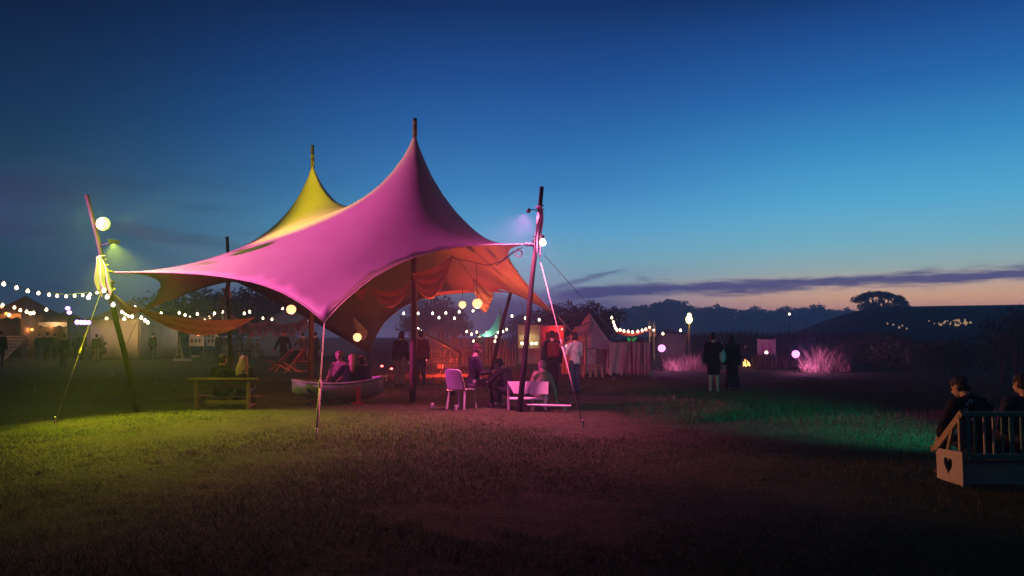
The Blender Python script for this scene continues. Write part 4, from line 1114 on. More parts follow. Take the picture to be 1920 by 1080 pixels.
# ------------------------------------------------------------------ settle with spindle back, two people on it
M_green = mat('green_paint', (.16, .34, .30), (.11, .24, .21), rough=.55, scale=4)
def settle():
    x0, x1, yb, yf = 4.93, 6.45, 8.39, 8.90
    t = thing('spindle_settle', 'wooden settle with a green spindle back and a heart-cut white side panel', 'settle', ((x0+x1)/2, yb+.2, 0))
    q = MB(); q.box(((x0+x1)/2+.01, yb+.02, .145), (x1-x0-.04, .022, .25), None, 0, .004); q.build('back_panel', M_whitepaint, t)
    # side panels with a heart-shaped opening
    for sx in (x0, x1):
        N = 28; hy, hz = (yb+yf)/2+.02, .19
        heart = []
        for k in range(N):
            a = 2*math.pi*k/N
            hx_ = 16*math.sin(a)**3; hz_ = 13*math.cos(a)-5*math.cos(2*a)-2*math.cos(3*a)-math.cos(4*a)
            heart.append((hy+hx_*.0052, hz+hz_*.0068))
        def outer(y, z):
            # point on the panel outline in the direction of the heart point
            dy, dz_ = y-hy, z-hz; L = math.hypot(dy, dz_) or 1; dy /= L; dz_ /= L; best = 9
            P = [(yb, .0), (yf, .0), (yf, .30), (yf-.05, .345), (yb, .37)]
            for i in range(5):
                (ay, az), (by, bz) = P[i], P[(i+1) % 5]; ey, ez = by-ay, bz-az; den = dy*ez-dz_*ey
                if abs(den) < 1e-9: continue
                s = ((ay-hy)*ez-(az-hz)*ey)/den; u = ((ay-hy)*dz_-(az-hz)*dy)/den
                if s > 0 and -1e-6 <= u <= 1+1e-6: best = min(best, s)
            return hy+dy*best, hz+dz_*best
        out = [outer(*h) for h in heart]
        # snap the outline corners
        for cpt in ((yb, .0), (yf, .0), (yf, .30), (yf-.05, .345), (yb, .37)):
            i = min(range(N), key=lambda j: (out[j][0]-cpt[0])**2+(out[j][1]-cpt[1])**2); out[i] = cpt
        mb = MB(); th = .012; vs = []
        for xx in (sx-th, sx+th): vs += [(xx, a, b) for a, b in heart]+[(xx, a, b) for a, b in out]
        fs = []
        for k in range(N):
            j = (k+1) % N
            fs += [(k, j, N+j, N+k), (2*N+j, 2*N+k, 3*N+k, 3*N+j), (j, k, 2*N+k, 2*N+j), (N+k, N+j, 3*N+j, 3*N+k)]
        mb.add(vs, fs); mb.build('side_panel', M_whitepaint, t)
        q = MB(); q.beam((sx, yb-.01, .80), (sx-.0, yf+.03, .33), .035, .075, 0, .004); q.build('arm', M_plank, t)
        q = MB(); q.beam((sx, yb+.03, .38), (sx, yb+.03, .77), .05, .04, 0, .004); q.build('post', M_plank, t)
        q = MB(); q.beam((sx, (yb+yf)/2+.03, .36), (sx, (yb+yf)/2-.09, .64), .03, .035); q.build('arm_strut', M_plank, t)
    q = MB(); q.box(((x0+x1)/2, yb+.235, .27), (x1-x0-.03, .47, .03), None, 0, .005); q.build('seat', M_plank, t)
    q = MB(); q.box(((x0+x1)/2+.02, yb-.01, .785), (x1-x0-.03, .045, .05), None, 0, .006); q.build('top_rail', M_green, t)
    q = MB(); q.box(((x0+x1)/2+.02, yb-.01, .325), (x1-x0-.03, .045, .055), None, 0, .006); q.build('bottom_rail', M_green, t)
    xs = [x0+.055, x0+.13, x0+.235, x0+.335, x0+.43, x0+.53, x0+.64, x0+.735, x0+.84, x0+.95, x0+1.06, x0+1.17, x0+1.28, x0+1.40]
    for i, x in enumerate(xs):
        wdt = .045 if i in (0, 5, 7, 13) else .022
        q = MB(); q.beam((x, yb-.01, .352), (x, yb-.01, .762), wdt, .022, 0, .003); q.build('spindle', M_green if i not in (2, 3) else M_whitepaint, t)
settle()
pA, JA = person((5.31, 8.66, 0), 6, 'person in a black hoodie with pale curved lettering on its back, seated on the settle', 1.74, 'sit', .26, lean=24, turn=22, nod=8, top=M_dark, bottom=M_jean, hair=M_haird, voxel=.011,
   arms={-1: ((-.085, .0, -.15), (-.06, .10, -.255)), 1: ((.06, .04, -.16), (.0, .15, -.2))}, sleeves=True, extra='collar', cuff=.45)
pB, JB = person((5.93, 8.74, 0), -12, 'person with cropped dark hair beside the one in the lettered hoodie', 1.72, 'sit', .26, lean=14, turn=28, nod=4, top=M_navy, bottom=M_dark, hair=M_haird, voxel=.011)
def lettering():
    topo = [c for c in pA.children if c.name.startswith('top')][0]
    bpy.context.view_layer.update()
    mb = MB(); dg = bpy.context.evaluated_depsgraph_get()
    ofs = Vector(pA.location)
    for ch, px, py, rot, size in (('D', 1812, 769, 72, .062), ('H', 1814, 758.5, 58, .062), ('O', 1820, 752.5, 38, .062), (',', 1827.5, 748.5, 15, .062), ('&', 1823, 787, -25, .055), ('-', 1853, 752, -20, .07), ('-', 1858, 757, -30, .07)):
        d = (at(px, py, 8.6)-cam.location).normalized()
        ok, p, nrm, _ = topo.ray_cast(cam.location-ofs, d)
        if not ok: continue
        cu = bpy.data.curves.new('l', 'FONT'); cu.body = ch; cu.size = size; cu.align_x = 'CENTER'; cu.align_y = 'CENTER'; cu.extrude = .0015; cu.resolution_u = 3; cu.offset = .001
        o = bpy.data.objects.new('l', cu); col.objects.link(o); bpy.context.view_layer.update()
        me = bpy.data.meshes.new_from_object(o.evaluated_get(bpy.context.evaluated_depsgraph_get()))
        nz = nrm.normalized(); ux = Vector((1, 0, 0)); ux = (ux-nz*ux.dot(nz)).normalized(); uy = nz.cross(ux)
        M = Matrix((ux, uy, nz)).transposed() @ Matrix.Rotation(R(rot), 3, 'Z')
        mb.add([p+ofs+nz*.006+M @ v.co for v in me.vertices], [tuple(f.vertices) for f in me.polygons])
        bpy.data.objects.remove(o); bpy.data.curves.remove(cu); bpy.data.meshes.remove(me)
    if mb.v: mb.build('lettering', mat('print_white', (.9, .9, .92), rough=.8), topo)
lettering()

# ------------------------------------------------------------------ bell tent, windbreak, kiosk and hut on the right of the big tent
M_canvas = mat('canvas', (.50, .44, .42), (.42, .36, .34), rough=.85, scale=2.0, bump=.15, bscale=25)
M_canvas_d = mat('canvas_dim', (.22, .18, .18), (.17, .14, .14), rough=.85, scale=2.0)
def bell_tent():
    C = at(1105, 640, 32.5); C.z = 0; ap = at(1105, 588, 32.5)
    t = thing('bell_tent', 'pointed canvas bell tent with an awning, standing beside the canvas windbreak', 'tent', tuple(C))
    n = 14; ring = lambda r, z: [C+Vector((r*math.cos(2*math.pi*j/n+.2), r*math.sin(2*math.pi*j/n+.2), z+.03*math.cos(2*math.pi*j/n*7))) for j in range(n)]
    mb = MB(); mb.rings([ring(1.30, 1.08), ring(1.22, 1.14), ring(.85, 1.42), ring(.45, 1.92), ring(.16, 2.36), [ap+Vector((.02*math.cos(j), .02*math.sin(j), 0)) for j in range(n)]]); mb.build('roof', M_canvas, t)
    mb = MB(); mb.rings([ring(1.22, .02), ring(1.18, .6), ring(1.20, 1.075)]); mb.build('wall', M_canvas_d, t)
    e0, e1 = at(1058, 636, 31.2), at(1098, 626, 31.0)
    A0, A1 = at(1080, 612, 32.3), at(1112, 602, 31.9)
    mb = MB().sheet(lambda u, v: (A0.lerp(A1, u)).lerp(e0.lerp(e1, u), v)-Vector((0, 0, .10*math.sin(math.pi*v))), 8, 8, .01); mb.build('awning', M_canvas, t, True)
    for e in (e0, e1): MB().tube([Vector((e.x, e.y, 0)), e], .018, 6).build('awning_pole', M_wood, t)
    MB().tube([ap-Vector((0, 0, .2)), ap+Vector((0, 0, .12))], .02, 6).build('tent_pole', M_wood, t)
    mb = MB(); mb.sheet(lambda u, v: C+Vector((-.35+.5*u, -1.22-.02*math.sin(u*9), .04+1.02*v)), 10, 4, .01); mb.build('door_flap', M_canvas, t, True)
bell_tent()
q = thing('trestle_table', 'low pale trestle table under the bell tent awning', 'table', W(1110, 30))
c = Vector(W(1110, 30)); MB().box(c+Vector((0, 0, .45)), (.9, .5, .04)).build('tabletop', M_plank, q)
for dx in (-.38, -.1, .12, .38): MB().beam(c+Vector((dx, -.18, 0)), c+Vector((dx*.95, -.15, .43)), .09, .03).build('leg', M_plank, q)
def windbreak():
    y = 30.5; t = thing('canvas_windbreak', 'waist-high pale canvas windbreak panels with ragged hems', 'windbreak', W(1180, y))
    for i, (a, b, dy) in enumerate(((1141, 1183, 0), (1185, 1204, .25), (1206, 1221, -.1))):
        A, B = at(a, 642, y+dy), at(b, 641+i, y+dy+.2)
        fn = lambda u, v: (A.lerp(B, u))*(1-v)+Vector((A.lerp(B, u).x+(-.12*(1-u) if i == 0 else 0), A.lerp(B, u).y, .08+.07*math.sin(u*23+i)*math.sin(u*7)))*v+Vector((0, .06*math.sin(u*14+v*2), 0))
        MB().sheet(fn, 24, 8, .008).build('canvas_panel', M_canvas, t, True)
        for p in (A, B): MB().tube([Vector((p.x, p.y+.04, -.1)), p+Vector((0, .04, .1))], .022, 6).build('stake', M_wood, t)
windbreak()
M_stall = mat('stall_cream', (.5, .45, .33), (.42, .37, .27), rough=.7, scale=2)
def boxy(mb, x0, x1, y0, y1, z0, z1): return mb.box(((x0+x1)/2, (y0+y1)/2, (z0+z1)/2), (abs(x1-x0), abs(y1-y0), abs(z1-z0)))
def kiosk():
    d = 44; a, b = W(972, d)[0], W(1012, d)[0]
    t = thing('food_kiosk', 'small cream food kiosk with three glowing lamps over its counter', 'kiosk', ((a+b)/2, d, 0))
    boxy(MB(), a, b, d, d+.06, 0, .86).build('counter_front', M_stall, t); boxy(MB(), a-.05, b+.05, d-.15, d+.25, .865, .91).build('counter', M_plank, t)
    boxy(MB(), a, b, d+1.2, d+1.26, 0, 2.2).build('back_wall', M_stall, t); boxy(MB(), a, b, d-.02, d+.03, 1.62, 2.2).build('fascia', M_stall, t)
    boxy(MB(), a-.1, b+.1, d-.2, d+1.4, 2.205, 2.27).build('roof', M_canvas_d, t)
    for x in (a+.03, b-.03): MB().beam((x, d+.03, .91), (x, d+.03, 1.62), .05, .05).build('post', M_plank, t)
    for px in (979, 997, 1005):
        c = at(px, 644, d+.1); q = MB(); q.ball(c, .085, 12, 8); o = q.build('lamp_globe', M_bulb, t, True)
        q = MB(); q.tube([c+Vector((0, 0, .08)), Vector((c.x, c.y, 1.63))], .01, 5); q.build('lamp_cord', M_cord, o)
    lamp('kiosk_light', 'POINT', ((a+b)/2, d-.25, 1.3), 16, (1, .78, .35), t, radius=.1)
    lamp('kiosk_inside', 'POINT', ((a+b)/2, d+.6, 1.75), 20, (1, .78, .35), t, radius=.1)
kiosk()
M_hutred = mat('hut_paint', (.42, .10, .10), (.32, .07, .07), rough=.6, scale=3)
def hut():
    d = 46; a, b = W(1014, d)[0], W(1057, d)[0]
    t = thing('red_hut', 'small hut lit bright red with a barred window', 'hut', ((a+b)/2, d, 0))
    m = MB(); boxy(m, a, a+.3, d, d+.08, 0, 2.15); boxy(m, b-.3, b, d, d+.08, 0, 2.15); boxy(m, a+.3, b-.3, d, d+.08, 0, 1.05); boxy(m, a+.3, b-.3, d, d+.08, 1.85, 2.15)
    m.build('front_wall', M_hutred, t)
    boxy(MB(), a, a+.06, d+.085, d+1.6, 0, 2.15).build('side_wall', M_hutred, t); boxy(MB(), b-.06, b, d+.085, d+1.6, 0, 2.15).build('side_wall', M_hutred, t); boxy(MB(), a, b, d+1.605, d+1.66, 0, 2.15).build('back_wall', M_hutred, t)
    boxy(MB(), a-.12, b+.12, d-.2, d+1.75, 2.155, 2.22).build('roof', M_canvas_d, t)
    m = MB(); boxy(m, a+.28, b-.28, d-.02, d+.04, 1.83, 1.88); boxy(m, a+.28, b-.28, d-.02, d+.04, 1.02, 1.07); f = m.build('window', M_hutred, t)
    for k in range(6): MB().beam((a+.36+k*(b-a-.72)/5, d+.02, 1.07), (a+.36+k*(b-a-.72)/5, d+.02, 1.83), .03, .03).build('bar', M_black, f)
    boxy(MB(), a-.02, b+.02, d-.3, d-.004, .92, .98).build('shelf', M_hutred, t)
    c = Vector((b-.12, d-.12, 2.0)); MB().ball(c, .06, 10, 8).build('red_lamp', mat('lamp_red', (1, .2, .15), emit=(1, .12, .10), strength=8, sample=False), t, True)
    lamp('hut_light', 'POINT', c+Vector((-.3, -.5, -.1)), 55, (1, .06, .08), t, radius=.1)
hut()
q = MB(); f0 = at(1058, 665, 43); f1 = at(1058, 604, 43); q.tube([Vector((f1.x, f1.y, 0)), f1], .015, 6)
ft = thing('feather_flag', 'slim pale yellow feather flag between the red hut and the bell tent', 'flag', (f1.x, f1.y, 0)); q.build('pole', M_black, ft)
MB().sheet(lambda u, v: f1+Vector((-.02+(v-.3)*.32*math.sin(math.pi*min(1, u*.9+.1))*u, .03*math.sin(u*5+v*3), -.75*u)), 10, 4, .006).build('banner', mat('yellow_cloth', (.55, .46, .16), trans=.3), ft, True)
def sail():
    t0, b0 = at(936, 586, 50), at(893, 629, 49); t = thing('sail_awning', 'small curved turquoise awning glowing over the tangled bulbs', 'awning', (t0.x, t0.y, 0))
    def fn(u, v):
        p = t0.lerp(b0, u)+Vector((0, 0, -.35*math.sin(math.pi*u)))+Vector((.10, 0, 0))*math.sin(math.pi*u)
        wd = .55*math.sin(math.pi*min(1, .12+u*.88))**.8
        return p+Vector((.75*wd*v, .9*wd*v, -.55*wd*v))
    MB().sheet(fn, 16, 8, .01).build('cloth', mat('turquoise_cloth', (.12, .55, .55), (.10, .48, .5), trans=.3), t, True)
    MB().tube([Vector((t0.x+.05, t0.y+.1, 0)), t0+Vector((.05, .1, .35))], .05, 8).build('pole', M_wood, t)
    MB().tube([t0+Vector((.05, .1, .25)), t0], .015, 5).build('rope', M_rope, t); MB().tube([b0, Vector((b0.x-.5, b0.y-.3, 0))], .012, 5).build('rope', M_rope, t)
    lamp('turquoise_light', 'SPOT', at(900, 606, 46.5), 260, (.25, 1, .95), t, at(920, 610, 50), 60, .6, .1)
sail()
def stick_fence():
    rs = random.Random(11); y = 41.0
    t = thing('stick_fence', 'fence of uneven upright sticks behind the big tent, red-lit near the base', 'fence', W(870, y))
    for k in range(62):
        px = 781+k*(965-781)/61+rs.uniform(-1.4, 1.4); yy = y+.5*math.sin(k*.2)+rs.uniform(-.1, .1)
        h = (1.35+.75*rs.random()) if k < 34 else (.9+.7*rs.random()); x = (px-960)/F*yy; ln = rs.uniform(-.09, .09)
        MB().tube([(x, yy, -.1), (x+ln*.5, yy, h*.5), (x+ln, yy, h)], [.028, .024, .014], 5).build('stick', M_plank, t)
    for z in (.45, .95):
        MB().tube([((px-960)/F*(y+.5*math.sin(k*.2)+.03), y+.5*math.sin(k*.2)+.03, z) for k, px in ((kk, 781+kk*(965-781)/61) for kk in range(0, 62, 3))], .02, 5).build('rail', M_wood, t)
stick_fence()
q = thing('handrail', 'sloping red-lit handrail running down from the front centre pole', 'handrail', W(815, 29))
A, B = at(782, 618, 29), at(864, 662, 29.6)
MB().beam(A, B, .07, .09).build('rail', M_plank, q)
for p in (A.lerp(B, .02), A.lerp(B, .97)): MB().beam(Vector((p.x, p.y+.05, 0)), p+Vector((0, .05, 0)), .06, .06).build('post', M_plank, q)
q = thing('metal_barrier', 'low two-bar metal barrier catching red light', 'barrier', W(828, 31))
for (a, b, yy) in ((790, 866, 671), (794, 856, 681)): MB().tube([at(a, yy, 31), at(b, yy-.5, 31.2)], .022, 8).build('bar', M_steel, q)
for px in (795, 828, 858): c = at(px, 671, 31.1); MB().tube([Vector((c.x, c.y+.03, 0)), c+Vector((0, .03, .02))], .02, 8).build('post', M_steel, q)
M_redlamp = mat('lamp_red', (1, .2, .15))
for (px, py, d, lb) in ((716, 688, 36, 'small red ground lamp standing apart on the dark grass'), (734, 693, 35, 'small red ground lamp next to the front centre pole'), (797, 677, 30.6, 'small red lamp by the end of the metal barrier')):
    c = at(px, py, d); q = thing('ground_lamp', lb, 'lamp', (c.x, c.y, 0), 'small red lamps on the grass')
    MB().tube([Vector((c.x, c.y, -.05)), c], .02, 6).build('stem', M_black, q); MB().ball(c+Vector((0, 0, .04)), (.07, .07, .045), 10, 8).build('globe', M_redlamp, q, True)
fl = thing('red_floodlight', 'low red floodlight behind the metal barrier', 'floodlight', (-3.05, 32.3, 0))
MB().box((-3.05, 32.3, .30), (.26, .16, .2), (R(-20), 0, 0), 0, .02).build('housing', M_black, fl); MB().tube([(-3.05, 32.36, 0), (-3.05, 32.36, .22)], .03, 8).build('stand', M_black, fl)
lamp('red_ground', 'POINT', (-2.6, 32.0, .55), RED_W, (1, .045, .02), fl, radius=.08)
lamp('red_up', 'SPOT', (-3.0, 31.9, .6), REDUP_W, (1, .10, .03), fl, (-1.2, 20.0, 3.6), 75, .8, .1)
up = thing('uplight', 'red-orange uplight lying in the grass under the canopy', 'floodlight', (-1.65, 20.6, 0))
MB().box((-1.65, 20.6, .09), (.22, .2, .14), (0, 0, .4), 0, .02).build('housing', M_black, up); MB().box((-1.65, 20.6, .172), (.17, .15, .012), (0, 0, .4)).build('lens', M_redlamp, up)
lamp('orange_up', 'SPOT', (-1.65, 20.6, .24), UP_W, (1, .085, .02), up, (-1.3, 19.4, 3.2), 100, .8, .08)

# deck chairs, wooden chair and boards on the dark grass
def deckchair(px, d, yaw, label):
    O = Vector(W(px, d)); M = Matrix.Rotation(R(yaw), 3, 'Z'); Q = lambda x, y, z: O+M @ Vector((x, y, z))
    t = thing('deck_chair', label, 'deck chair', tuple(O), 'deck chairs on the dark grass')
    for s in (-.3, .3):
        MB().beam(Q(s, .45, .03), Q(s, -.55, .98), .03, .045).build('long_rail', M_plank, t); MB().beam(Q(s*.9, -.45, .03), Q(s*.9, .5, .48), .03, .045).build('short_rail', M_plank, t)
    MB().sheet(lambda u, v: Q((v-.5)*.52, .5-1.02*u, .46+.48*u-.26*math.sin(math.pi*u)), 14, 4, .006).build('sling', M_maroon, t, True)
    for (y, z) in ((-.55, .98), (.5, .48), (.45, .04), (-.45, .04)): MB().tube([Q(-.3, y, z), Q(.3, y, z)], .018, 6).build('crossbar', M_plank, t)
deckchair(541, 33, 150, 'deck chair with a dark red sling, empty on the dark grass')
deckchair(566, 34, 200, 'darker deck chair turned away next to the second centre pole')
deckchair(527, 35.5, 95, 'deck chair seen side-on behind the one with the red sling')
q = thing('wooden_easel', 'wooden A-shaped frame standing on the far grass', 'easel', W(338, 50))
c = Vector(W(338, 50))
MB().beam(c+Vector((-.32, 0, 0)), c+Vector((.0, 0, 1.0)), .05, .05).build('leg', M_plank, q); MB().beam(c+Vector((.36, 0, 0)), c+Vector((.02, 0, 1.0)), .05, .05).build('leg', M_plank, q); MB().beam(c+Vector((.0, .5, 0)), c+Vector((.01, .05, .95)), .05, .05).build('leg', M_plank, q); MB().beam(c+Vector((-.2, -.03, .4)), c+Vector((.2, -.03, .4)), .04, .05).build('crossbar', M_plank, q)
single(MB().box(Vector(W(345, 48))+Vector((0, 0, .08)), (1.05, .35, .14), (0, 0, .1), 0, .01), 'low_step', M_whitepaint, 'pale low step on the grass in front of the wooden A-frame', 'step')
single(MB().box(Vector(W(369, 56))+Vector((0, 0, .08)), (.5, .3, .14), (0, 0, -.2), 0, .01), 'low_step', M_whitepaint, 'smaller pale low step behind the other, to the side of the wooden A-frame', 'step')

# ------------------------------------------------------------------ stalls and marquees on the far left
M_roofb = mat('roof_brown', (.20, .12, .07), (.15, .09, .05), rough=.8, scale=1.5)
M_cream = mat('marquee_cream', (.55, .47, .36), (.46, .39, .30), rough=.8, scale=1.2)
def marquee(px0, px1, d, eave, apex, depth, label, mr, mw, name='marquee', front=True, frac=.5, wall_w=True):
    a, b = W(px0, d)[0], W(px1, d)[0]; t = thing(name, label, 'tent', ((a+b)/2, d, 0))
    m = MB(); x = (a+b)/2; o = .12
    base = [(a-o, d-o), (b+o, d-o), (b+o, d+depth+o), (a-o, d+depth+o)]; midp = Vector((a+(b-a)*frac, d+depth/2, apex))
    rings = []
    for k in range(6):
        s = k/5; z = eave+(apex-eave)*(s**1.25); rings.append([Vector((u, v, 0)).lerp(Vector((midp.x, midp.y, 0)), s*.985)+Vector((0, 0, z)) for u, v in base])
    m.rings(rings); m.build('roof', mr, t)
    m = MB()
    for (u0, v0, u1, v1) in ((a, d+depth, b, d+depth), (a, d, a, d+depth), (b, d, b, d+depth))+(((a, d, b, d),) if front else ()):
        P0, P1 = Vector((u0, v0, 0)), Vector((u1, v1, 0)); L = (P1-P0).length; nn = Vector((-(P1-P0).y, (P1-P0).x, 0)).normalized()
        m = MB().sheet(lambda uu, vv: P0.lerp(P1, .01+.98*uu)+nn*(.04*math.sin(uu*L*5))+Vector((0, 0, .03+(eave-.06)*vv)), max(8, int(L*4)), 2, .012); m.build('wall', mw, t, True)
    if not front:
        m = MB().sheet(lambda uu, vv: Vector((a+(b-a)*uu, d-.10, eave-.02-(.30+.06*math.cos(uu*(b-a)*9))*vv)), 40, 2, .008); m.build('valance', mw, t)
    for (u, v) in ((a, d), (b, d)): MB().tube([(u, v-.05, 0), (u, v-.05, eave)], .035, 8).build('post', M_wood, t)
    return t
t = marquee(163, 262, 52, 2.75, 4.2, 6, 'cream marquee with closed pleated walls behind the leaning pole', M_cream, M_cream, frac=.42)
lamp('marquee_light', 'POINT', at(226, 592, 49.5), 178, (1, .62, .25), t, radius=.2)
lamp('marquee_light_low', 'POINT', at(262, 600, 49), 123, (1, .62, .25), t, radius=.2)
t = marquee(70, 128, 57, 2.62, 3.5, 3.5, 'long dark stall with a pale scalloped valance hung with bulbs', M_roofb, M_cream, 'market_stall', front=False)
lamp('stall_light', 'POINT', at(95, 604, 56.2), 61, (1, .68, .35), t, radius=.2); lamp('stall_inside', 'POINT', at(100, 606, 58.5), 61, (1, .5, .2), t, radius=.2)
t = marquee(-30, 42, 55, 3.2, 4.6, 5, 'stall glowing orange at the frame edge behind the wooden ramp', M_roofb, M_roofb, 'market_stall', front=False)
lamp('stall_light', 'POINT', at(10, 590, 54), 165, (1, .42, .12), t, radius=.2)
t = marquee(229, 252, 58, 2.3, 3.0, 2.5, 'red-roofed stall under the tangle of warm bulbs', mat('roof_red', (.45, .08, .05), (.35, .06, .04), scale=2), M_cream, 'market_stall', front=False)
lamp('stall_light', 'POINT', at(240, 612, 57.2), 47, (1, .55, .2), t, radius=.1)
t = marquee(262, 288, 60, 2.2, 2.9, 2.5, 'small brown stall beneath the bright white bulbs', M_roofb, M_canvas, 'market_stall', front=False)
lamp('stall_light', 'POINT', at(275, 606, 59), 55, (1, .65, .3), t, radius=.1)
def dome(px, d, r, h, label):
    c = Vector(W(px, d)); t = thing('dome_tent', label, 'tent', tuple(c)); m = MB()
    m.rings([[c+Vector((r*math.cos(a*math.pi/8)*math.cos(e), r*.8*math.sin(a*math.pi/8)*math.cos(e), h*math.sin(e))) for a in range(16)] for e in (0, .3, .6, .9, 1.2, 1.5)]); m.build('shell', M_canvas, t, True)
    MB().sheet(lambda u, v: c+Vector(((u-.5)*r*.6, -r*.8*math.cos(.02+v*.7)*math.sqrt(max(.05, 1-((u-.5)*.6)**2))-.02, h*math.sin(.02+v*.7)*.97)), 6, 6, .012).build('door_flap', M_canvas_d, t, True)
dome(308, 62, .95, 2.35, 'small pale domed tent between the stalls and the boards')
for i, (a, b, lb) in enumerate(((356, 384, 'pale notice board at the reddish garland lowest point'), (388, 410, 'pale notice board with dark posters next to the parasol people'))):
    d = 61+i; x0, x1 = W(a, d)[0], W(b, d)[0]; t = thing('notice_board', lb, 'board', ((x0+x1)/2, d, 0), 'pale boards behind the garland')
    boxy(MB(), x0, x1, d, d+.05, .75, 1.9).build('panel', M_canvas, t)
    for x in (x0+.05, x1-.05): MB().beam((x, d+.09, 0), (x, d+.09, 1.9), .06, .06).build('post', M_wood, t)
    for k in range(3+2*i): boxy(MB(), x0+.15+.3*(k % 3), x0+.32+.3*(k % 3), d-.02, d-.004, 1.05+.4*(k//3), 1.32+.4*(k//3)).build('poster', M_dark if k % 2 else M_maroon, t)
lamp_b = lamp('boards_light', 'POINT', at(405, 604, 58.5), 82, (1, .8, .55), t, radius=.15)
def parasol(px, d, r, label):
    c = Vector(W(px, d)); t = thing('parasol', label, 'parasol', tuple(c)); n = 8; z = 2.05
    MB().tube([c, c+Vector((0, 0, z+.55))], .03, 8).build('pole', M_wood, t)
    m = MB(); m.rings([[c+Vector((r*s*math.cos(2*math.pi*j/n), r*s*math.sin(2*math.pi*j/n), z+.5*(1-s)-.04*(0 if j % 2 else 1)*s)) for j in range(n)] for s in (1, .6, .25, .03)]); m.build('canopy', M_canvas_d, t)
    for j in range(n): MB().tube([c+Vector((0, 0, z+.1)), c+Vector((r*.9*math.cos(2*math.pi*j/n), r*.9*math.sin(2*math.pi*j/n), z+.02))], .008, 4).build('rib', M_wood, t)
parasol(466, 52, 1.5, 'wide dark parasol with people sitting beneath it')
for i, px in enumerate((452, 470, 482)):
    person(W(px, 53+i*.6), (60, 180, -40)[i], ('person sitting under the parasol, turned to the boards', 'person facing the camera under the parasol', 'person under the parasol on the smoke side')[i], 1.7, 'sit', .42, lean=6, top=(M_grey, M_brown, M_tan)[i], bottom=M_dark, hair=M_haird, voxel=.03, group='people sitting under the parasol')
    c = Vector(W(px, 53+i*.6)); t = thing('stool', ('stool under the sitter turned to the boards', 'stool beneath the parasol sitter facing the camera', 'stool beneath the parasol sitter on the smoke side')[i], 'stool', tuple(c), 'stools under the parasol')
    MB().lathe(c, [(.19, .39), (.19, .43)], 12).build('seat', M_plank, t)
    for k in range(3): MB().beam(c+Vector((.17*math.cos(k*2.1), .17*math.sin(k*2.1), 0)), c+Vector((.12*math.cos(k*2.1), .12*math.sin(k*2.1), .39)), .035, .035).build('leg', M_plank, t)
M_purple = mat('lamp_purple', (.6, .3, 1), emit=(.55, .22, 1.0), strength=9, sample=False)
t = thing('light_bar', 'long purple light bar glaring on its stand by the cream marquee', 'light bar', W(156, 51))
a, b = at(141, 604, 51), at(170, 605, 51)
MB().box((a+b)/2+Vector((0, .07, 0)), ((b-a).length+.1, .1, .36), None, 0, .02).build('housing', M_black, t)
for k in range(4): MB().ball(a.lerp(b, (k+.5)/4), (.16, .06, .15), 12, 8).build('lens', M_purple, t, True)
for x in (a.lerp(b, .1), a.lerp(b, .9)): MB().tube([Vector((x.x, x.y+.15, 0)), x+Vector((0, .15, 0))], .03, 6).build('stand', M_black, t)
lamp('purple_light', 'POINT', (a+b)/2+Vector((0, -.6, -.1)), 18, (.32, .08, 1), t, radius=.2)
for (px, py, lb) in ((127, 578, 'upper purple lamp over the long dark stall'), (130, 586, 'lower oval purple lamp over the long dark stall')):
    c = at(px, py, 54); t = thing('stage_lamp', lb, 'lamp', tuple(c), 'purple lamps over the stall'); MB().ball(c, (.17, .1, .13), 12, 8).build('lens', M_purple, t, True); MB().tube([c+Vector((0, .12, 0)), Vector((c.x, c.y+.12, 0))], .025, 6).build('stand', M_black, t)
for i_, (px, py, d, c_, lb) in enumerate(((3, 575, 53, (1, .25, .12), 'red lamp on the stall at the frame edge'), (12, 588, 53, (1, .4, .1), 'orange lamp on the stall at the frame edge'), (60, 618, 56, (1, .35, .1), 'orange lamp low beside the long dark stall'), (200, 597, 51, (1, .7, .3), 'warm lamp on the cream marquee wall'), (236, 620, 56.5, (1, .2, .1), 'red lamp under the red stall roof'), (372, 627, 60, (1, .3, .15), 'red lamp by the pale boards'))):
    c = at(px, py, d); t = thing('stall_lamp', lb, 'lamp', tuple(c), 'coloured lamps on the far stalls'); MB().ball(c, .11, 10, 8).build('globe', mat('stall_glow%d' % i_, c_, emit=c_, strength=2.4, sample=False), t, True); MB().tube([c+Vector((0, .02, .1)), c+Vector((0, .05, .45))], .012, 5).build('cord', M_cord, t)
    lamp('stall_lamp_light', 'POINT', c+Vector((0, -.3, 0)), 14, c_, t, radius=.1)
def ramp():
    t = thing('wooden_ramp', 'broad wooden slatted ramp beside the orange stall', 'ramp', W(20, 50))
    a, b = W(-20, 50)[0], W(48, 50)[0]
    MB().plate([(a, 48, .06), (b, 48, .06), (b-1.0, 52, 1.55), (a, 52, 1.55)], .08).build('deck', M_plank, t)
    for k in range(7): s = (k+.5)/7; MB().box(((a+b)/2-.5*s, 48+4*s, .13+1.49*s), (b-a-1.0*s, .12, .05), (R(20), 0, 0)).build('batten', M_plank, t)
    for x in (a+.3, (a+b)/2, b-1.2): MB().beam((x, 51.6, 0), (x, 51.6, 1.35), .1, .1).build('post', M_wood, t)
ramp()
shrub(W(184, 49), 1.75, 1.35, 1.2, 'round dark bush against the cream marquee wall', 61, 700, .10)

